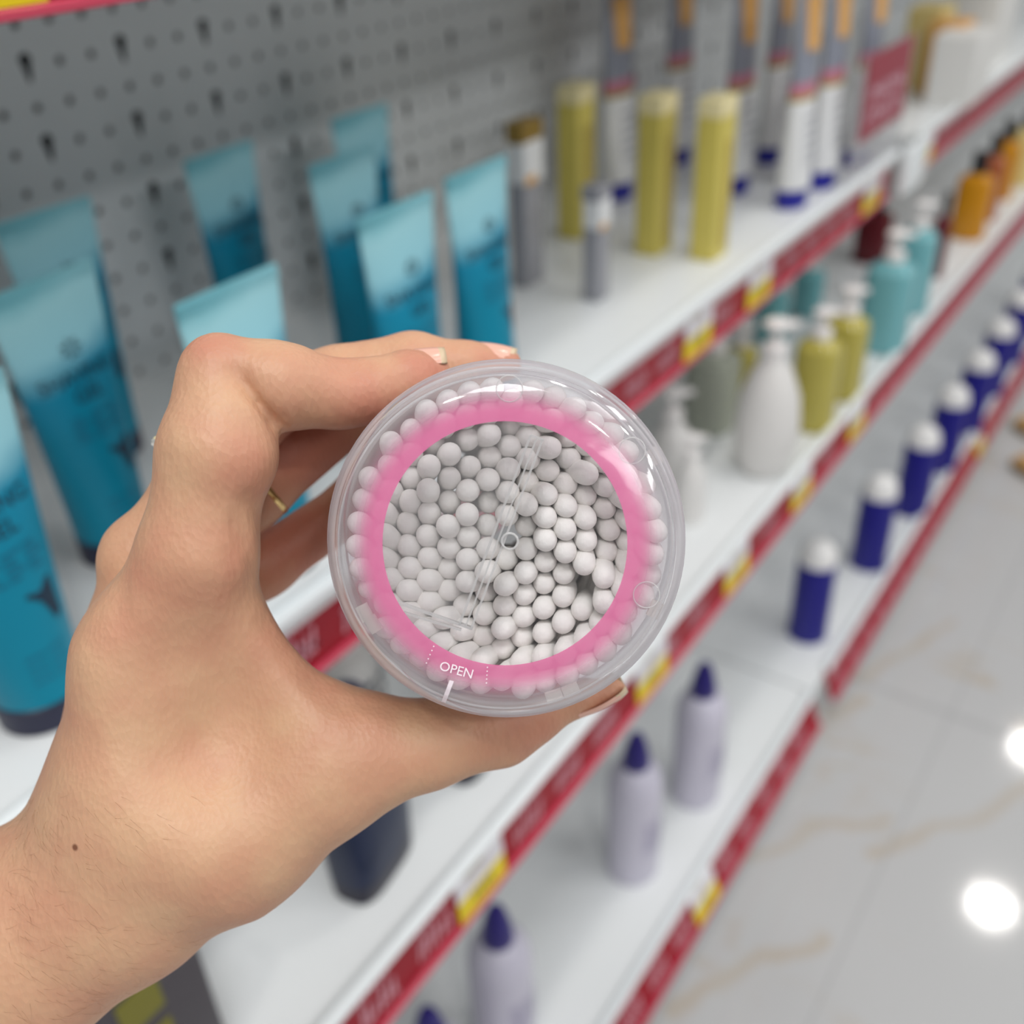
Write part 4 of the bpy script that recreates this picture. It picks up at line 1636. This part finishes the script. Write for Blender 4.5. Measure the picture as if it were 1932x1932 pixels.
def surface_nets(v):
    s = v < 0
    nx, ny, nz = v.shape
    c = np.zeros((nx - 1, ny - 1, nz - 1), np.uint8)
    for i in (0, 1):
        for j in (0, 1):
            for k in (0, 1):
                c += s[i:nx - 1 + i, j:ny - 1 + j, k:nz - 1 + k]
    cells = np.argwhere((c > 0) & (c < 8))
    idx = -np.ones(c.shape, np.int64)
    idx[tuple(cells.T)] = np.arange(len(cells))
    acc = np.zeros((len(cells), 3))
    cnt = np.zeros(len(cells))
    cor = [(i, j, k) for i in (0, 1) for j in (0, 1) for k in (0, 1)]
    for a in range(8):
        for b in range(a + 1, 8):
            A, Bc = np.array(cor[a]), np.array(cor[b])
            if np.abs(A - Bc).sum() != 1:
                continue
            va = v[tuple((cells + A).T)]
            vb = v[tuple((cells + Bc).T)]
            m = (va < 0) != (vb < 0)
            t = va[m] / (va[m] - vb[m])
            acc[m] += A + (Bc - A) * t[:, None]
            cnt[m] += 1
    verts = lo + HV * (cells + acc / cnt[:, None])
    faces = []
    for ax in range(3):
        sh = [slice(None)] * 3
        sa, sb = list(sh), list(sh)
        sa[ax] = slice(0, -1)
        sb[ax] = slice(1, None)
        e = s[tuple(sa)] != s[tuple(sb)]
        inside = s[tuple(sa)]
        u, w = [d for d in range(3) if d != ax]
        pos = np.argwhere(e)
        ok = (pos[:, u] > 0) & (pos[:, w] > 0) & (pos[:, u] < v.shape[u] - 1) & (pos[:, w] < v.shape[w] - 1)
        pos = pos[ok]
        ins = inside[tuple(pos.T)]
        q = []
        for du, dw in ((-1, -1), (0, -1), (0, 0), (-1, 0)):
            p2 = pos.copy()
            p2[:, u] += du
            p2[:, w] += dw
            q.append(idx[tuple(p2.T)])
        q = np.stack(q, 1)
        flip = ins if ax != 1 else ~ins
        q[~flip] = q[~flip][:, ::-1]
        faces.append(q)
    return verts, np.concatenate(faces)


hv, hf = surface_nets(hand)
# relax the net a little
ed = np.concatenate([hf[:, [0, 1]], hf[:, [1, 2]], hf[:, [2, 3]], hf[:, [3, 0]]])
for it in range(4):
    acc = np.zeros_like(hv)
    n = np.zeros(len(hv))
    np.add.at(acc, ed[:, 0], hv[ed[:, 1]])
    np.add.at(n, ed[:, 0], 1)
    np.add.at(acc, ed[:, 1], hv[ed[:, 0]])
    np.add.at(n, ed[:, 1], 1)
    hv = hv + 0.5 * (acc / n[:, None] - hv)
# flesh flattens where it presses on the tub
rel = hv - face_c
lx, ly, lz = rel @ ex, rel @ ey, -(rel @ axis)
rad = np.hypot(lx, ly)
Rz = np.where(lz > -17.8, 38.2, 35.3 + (lz + 17.8) * (35.3 - 32.3) / 70.0)
ins_ = (lz < 0.5) & (lz > -89) & (rad < Rz + 0.15)
push = np.where(ins_, (Rz + 0.15) / np.maximum(rad, 1e-3), 1.0) - 1.0
hv = hv + (lx * push)[:, None] * ex + (ly * push)[:, None] * ey
hw = CAM + (hv * MM) @ M.T
me = bpy.data.meshes.new('hand')
me.vertices.add(len(hw))
me.vertices.foreach_set('co', hw.astype(np.float32).ravel())
me.loops.add(len(hf) * 4)
me.loops.foreach_set('vertex_index', hf.astype(np.int32).ravel())
me.polygons.add(len(hf))
me.polygons.foreach_set('loop_start', (np.arange(len(hf)) * 4).astype(np.int32))
me.polygons.foreach_set('use_smooth', np.ones(len(hf), bool))
me.update()
me.validate()
# skin tone map: flushed joints and finger pads, paler knuckle tops, one small mole
red = np.zeros(len(hv))
for (px, py, d, r, a) in [(820, 700, 232, 9, .9), (960, 675, 250, 9, .9), (700, 790, 228, 14, .75), (620, 800, 226, 10, .35), (400, 660, 218, 8, .5), (600, 860, 258, 18, 1.0), (560, 1040, 278, 16, .9),
                          (560, 1230, 226, 10, .6), (480, 1050, 216, 10, .35), (640, 1300, 226, 9, .7), (1000, 1340, 240, 14, .55), (1120, 1310, 240, 10, .6), (500, 900, 214, 10, .5), (300, 1150, 214, 16, .25)]:
    c = cam_mm(px, py, d)
    red = np.maximum(red, a * np.exp(-((hv - c) ** 2).sum(1) / (r * r)))
pxy = np.stack([hv[:, 0] / hv[:, 2] * F + 966, hv[:, 1] / hv[:, 2] * F + 966], 1)
mole_c = None
near = np.hypot(pxy[:, 0] - 128, pxy[:, 1] - 1602)
cand = np.where(near < 14)[0]
at = me.attributes.new('flush', 'FLOAT', 'POINT')
at.data.foreach_set('value', red.astype(np.float32))
hand_o = bpy.data.objects.new('hand', me)
COL.objects.link(hand_o)
tag(hand_o, 'bare left hand and forearm gripping the round clear tub from the left', 'hand')


def skin_mat():
    m = bpy.data.materials.new('skin')
    m.use_nodes = True
    nt = m.node_tree
    b = nt.nodes['Principled BSDF']
    b.inputs['Roughness'].default_value = 0.48
    b.inputs['Specular IOR Level'].default_value = 0.35
    b.inputs['Subsurface Weight'].default_value = 0.12
    b.inputs['Subsurface Radius'].default_value = (1.0, 0.35, 0.18)
    b.inputs['Subsurface Scale'].default_value = 0.004
    tc = nt.nodes.new('ShaderNodeTexCoord')
    a = nt.nodes.new('ShaderNodeAttribute')
    a.attribute_name = 'flush'
    n = nt.nodes.new('ShaderNodeTexNoise')
    n.inputs['Scale'].default_value = 70
    n.inputs['Detail'].default_value = 3
    nt.links.new(tc.outputs['Object'], n.inputs['Vector'])
    mr = nt.nodes.new('ShaderNodeMapRange')
    mr.inputs[1].default_value = 0.35
    mr.inputs[2].default_value = 0.7
    mr.inputs[3].default_value = 0.0
    mr.inputs[4].default_value = 0.45
    nt.links.new(n.outputs[0], mr.inputs[0])
    ad = nt.nodes.new('ShaderNodeMath')
    ad.operation = 'ADD'
    ad.use_clamp = True
    nt.links.new(mr.outputs[0], ad.inputs[0])
    nt.links.new(a.outputs['Fac'], ad.inputs[1])
    mx = nt.nodes.new('ShaderNodeMix')
    mx.data_type = 'RGBA'
    mx.inputs[6].default_value = SKIN_A
    mx.inputs[7].default_value = SKIN_B
    nt.links.new(ad.outputs[0], mx.inputs[0])
    # mole
    vd = nt.nodes.new('ShaderNodeVectorMath')
    vd.operation = 'DISTANCE'
    vd.inputs[1].default_value = tuple(mole_w)
    nt.links.new(tc.outputs['Object'], vd.inputs[0])
    ms = nt.nodes.new('ShaderNodeMapRange')
    ms.inputs[1].default_value = 0.00045
    ms.inputs[2].default_value = 0.00095
    ms.inputs[3].default_value = 0.85
    ms.inputs[4].default_value = 0.0
    nt.links.new(vd.outputs['Value'], ms.inputs[0])
    m2 = nt.nodes.new('ShaderNodeMix')
    m2.data_type = 'RGBA'
    m2.inputs[7].default_value = srgb(110, 62, 40)
    nt.links.new(mx.outputs[2], m2.inputs[6])
    nt.links.new(ms.outputs[0], m2.inputs[0])
    nt.links.new(m2.outputs[2], b.inputs['Base Color'])
    # pores and fine wrinkles
    vo = nt.nodes.new('ShaderNodeTexVoronoi')
    vo.inputs['Scale'].default_value = 900
    mpp = nt.nodes.new('ShaderNodeMapping')
    mpp.inputs['Scale'].default_value = (1.0, 1.0, 0.45)
    mpp.inputs['Rotation'].default_value = (0.3, 0.6, 0.4)
    nt.links.new(tc.outputs['Object'], mpp.inputs['Vector'])
    nt.links.new(mpp.outputs[0], vo.inputs['Vector'])
    n2 = nt.nodes.new('ShaderNodeTexNoise')
    n2.inputs['Scale'].default_value = 220
    n2.inputs['Detail'].default_value = 5
    nt.links.new(mpp.outputs[0], n2.inputs['Vector'])
    sm = nt.nodes.new('ShaderNodeMath')
    sm.operation = 'MULTIPLY_ADD'
    sm.inputs[1].default_value = 0.35
    nt.links.new(vo.outputs['Distance'], sm.inputs[0])
    nt.links.new(n2.outputs[0], sm.inputs[2])
    bp = nt.nodes.new('ShaderNodeBump')
    bp.inputs['Strength'].default_value = 0.55
    bp.inputs['Distance'].default_value = 0.0006
    nt.links.new(sm.outputs[0], bp.inputs['Height'])
    nt.links.new(bp.outputs[0], b.inputs['Normal'])
    return m


SKIN_A = srgb(208, 165, 131)
SKIN_B = srgb(194, 128, 106)
if len(cand):
    mole_w = hw[cand[np.argmin(hv[cand, 2])]]
else:
    mole_w = np.array([0, 0, 0])
me.materials.append(skin_mat())


def cam_w(px, py, d):
    return CAM + M @ cam_mm(px, py, d) * MM


M_nail = mat('nail', srgb(232, 178, 158), 0.22, 0.6)
M_nailtip = mat('nail_tip', srgb(212, 188, 156), 0.25, 0.5)


def nail(a, b, up, half, curl, length_tip=0.22):
    """curved plate from a (root) to b (free edge) in camera mm; up: outward direction"""
    a, b = cam_mm(*a), cam_mm(*b)
    up = np.array(up, float)
    d = (b - a) / np.linalg.norm(b - a)
    up = up - d * (up @ d)
    up /= np.linalg.norm(up)
    side = np.cross(d, up)
    vs, fs, fm = [], [], []
    nu, nv = 14, 11
    for layer in (0, 1):
        for i in range(nu):
            t = i / (nu - 1)
            w = half * (0.86 + 0.14 * math.sin(math.pi * min(1, t * 1.1))) * (1 - 0.35 * max(0, (t - 0.86) / 0.14) ** 2)
            for j in range(nv):
                s = -1 + 2 * j / (nv - 1)
                p = a + (b - a) * t + side * (w * math.sin(s * 1.25) / math.sin(1.25)) + up * (curl * (math.cos(s * 1.25) - 1) + 0.35 * math.sin(math.pi * t) - layer * 0.45)
                vs.append(CAM + M @ p * MM)
    o2 = nu * nv
    for i in range(nu - 1):
        for j in range(nv - 1):
            q = (i * nv + j, i * nv + j + 1, (i + 1) * nv + j + 1, (i + 1) * nv + j)
            mi = 1 if i / (nu - 1) > 1 - length_tip else 0
            fs.append(q)
            fm.append(mi)
            fs.append(tuple(o2 + x for x in reversed(q)))
            fm.append(mi)
    rim = [j for j in range(nv)] + [i * nv + nv - 1 for i in range(1, nu)] + [(nu - 1) * nv + j for j in range(nv - 2, -1, -1)] + [i * nv for i in range(nu - 2, 0, -1)]
    for k in range(len(rim)):
        p, q = rim[k], rim[(k + 1) % len(rim)]
        fs.append((p, o2 + p, o2 + q, q))
        fm.append(1 if p // nv >= nu - 3 else 0)
    return mesh_obj('fingernail', vs, fs, None, hand_o, mats=[M_nail, M_nailtip], fmat=fm)


nail((752, 664, 236), (838, 655, 238), (-0.1, -1, -0.25), 5.2, 4.5)
nail((905, 645, 256), (976, 658, 256), (0.15, -1, -0.2), 4.8, 4.2)
nail((1085, 1352, 247), (1184, 1303, 247), (0.35, 0.9, 0.35), 5.6, 4.5)


def finger_ring(c, axis_to, r, tr, label, stone=None):
    """thin gold band round a finger"""
    c0 = cam_mm(*c)
    d = cam_mm(*axis_to) - c0
    d /= np.linalg.norm(d)
    u = np.cross(d, np.array([0, 0, 1.0]))
    u /= np.linalg.norm(u)
    w = np.cross(d, u)
    vs, fs = [], []
    A, Bn = 56, 10
    for i in range(A):
        a = 2 * math.pi * i / A
        rad = u * math.cos(a) + w * math.sin(a)
        for k in range(Bn):
            b = 2 * math.pi * k / Bn
            p = c0 + rad * (r + tr * 0.7 * math.cos(b)) + d * tr * 1.3 * math.sin(b)
            vs.append(CAM + M @ p * MM)
    for i in range(A):
        for k in range(Bn):
            fs.append((i * Bn + k, ((i + 1) % A) * Bn + k, ((i + 1) % A) * Bn + (k + 1) % Bn, i * Bn + (k + 1) % Bn))
    o = mesh_obj('finger_ring', vs, fs, M_gold)
    tag(o, label, 'ring')
    if stone is not None:
        s0 = cam_mm(*stone)
        out = s0 - c0
        out -= d * (out @ d)
        out /= np.linalg.norm(out)
        t1 = np.cross(out, d)
        prof = [(0.2, -1.6), (1.3, -0.4), (1.5, 0.2), (0.9, 0.8)]
        vs, fs = [], []
        for (rr, zz) in prof:
            for k in range(8):
                a = 2 * math.pi * k / 8
                vs.append(CAM + M @ (s0 + out * zz + d * rr * math.cos(a) + t1 * rr * math.sin(a)) * MM)
        for i in range(3):
            for k in range(8):
                fs.append((i * 8 + k, i * 8 + (k + 1) % 8, (i + 1) * 8 + (k + 1) % 8, (i + 1) * 8 + k))
        fs.append(tuple(24 + k for k in range(8)))
        fs.append(tuple(range(7, -1, -1)))
        mesh_obj('stone', vs, fs, M_stone, o, smooth=False)
    return o


M_gold = mat('gold', srgb(222, 190, 130), 0.2, 0.5, metal=1.0)
M_stone = mat('stone', srgb(240, 238, 230), 0.05, 0.8, metal=0.6)
finger_ring((362, 903, 248), (420, 845, 250), 10.6, 0.75, 'gold ring with small stone glinting behind the index finger', stone=(295, 832, 248))
finger_ring((486, 905, 266.5), (560, 845, 269), 10.6, 0.9, 'gold ring on the finger behind, seen in the gap beside the palm')

# fine short hairs on the forearm
hr = np.random.RandomState(3)
front = np.where((hv[:, 2] < 236) & (pxy[:, 0] > 5) & (pxy[:, 0] < 420) & (pxy[:, 1] > 1500) & (pxy[:, 1] < 1925))[0]
vs, fs = [], []
cen = hv.mean(0)
nv_ = np.zeros_like(hv)
fn = np.cross(hv[hf[:, 2]] - hv[hf[:, 0]], hv[hf[:, 3]] - hv[hf[:, 1]])
for c_ in range(4):
    np.add.at(nv_, hf[:, c_], fn)
nv_ /= np.maximum(1e-9, np.linalg.norm(nv_, axis=1))[:, None]
if (nv_[front][:, 2].mean() > 0):
    nv_ = -nv_
wts = np.clip((520 - pxy[front, 0]) / 420.0, 0, 1) ** 2
for i in hr.choice(front, 230, replace=False, p=wts / wts.sum()):
    n0 = nv_[i]
    d0 = np.array([0.75, 0.45, 0]) + hr.normal(0, 0.28, 3)
    d0 -= n0 * (d0 @ n0)
    d0 /= np.linalg.norm(d0)
    Lh = hr.uniform(2.5, 5.5)
    bend = np.cross(n0, d0) * hr.uniform(-0.35, 0.35)
    prev = None
    for k in range(6):
        t = k / 5
        c0 = hv[i] + d0 * Lh * t + bend * Lh * t * t + n0 * (0.9 * Lh * 0.28 * t * (1.15 - t) - 0.05)
        rr_ = 0.022 * (1 - 0.8 * t)
        ring_ = []
        for q in range(3):
            a = 2 * math.pi * q / 3
            ring_.append(len(vs))
            vs.append(CAM + M @ (c0 + rr_ * (math.cos(a) * n0 + math.sin(a) * np.cross(n0, d0))) * MM)
        if prev:
            for q in range(3):
                fs.append((prev[q], prev[(q + 1) % 3], ring_[(q + 1) % 3], ring_[q]))
        prev = ring_
ah = mesh_obj('arm_hair', vs, fs, mat('arm_hair', srgb(150, 108, 76), 0.5), hand_o)
tag(ah, kind='stuff')
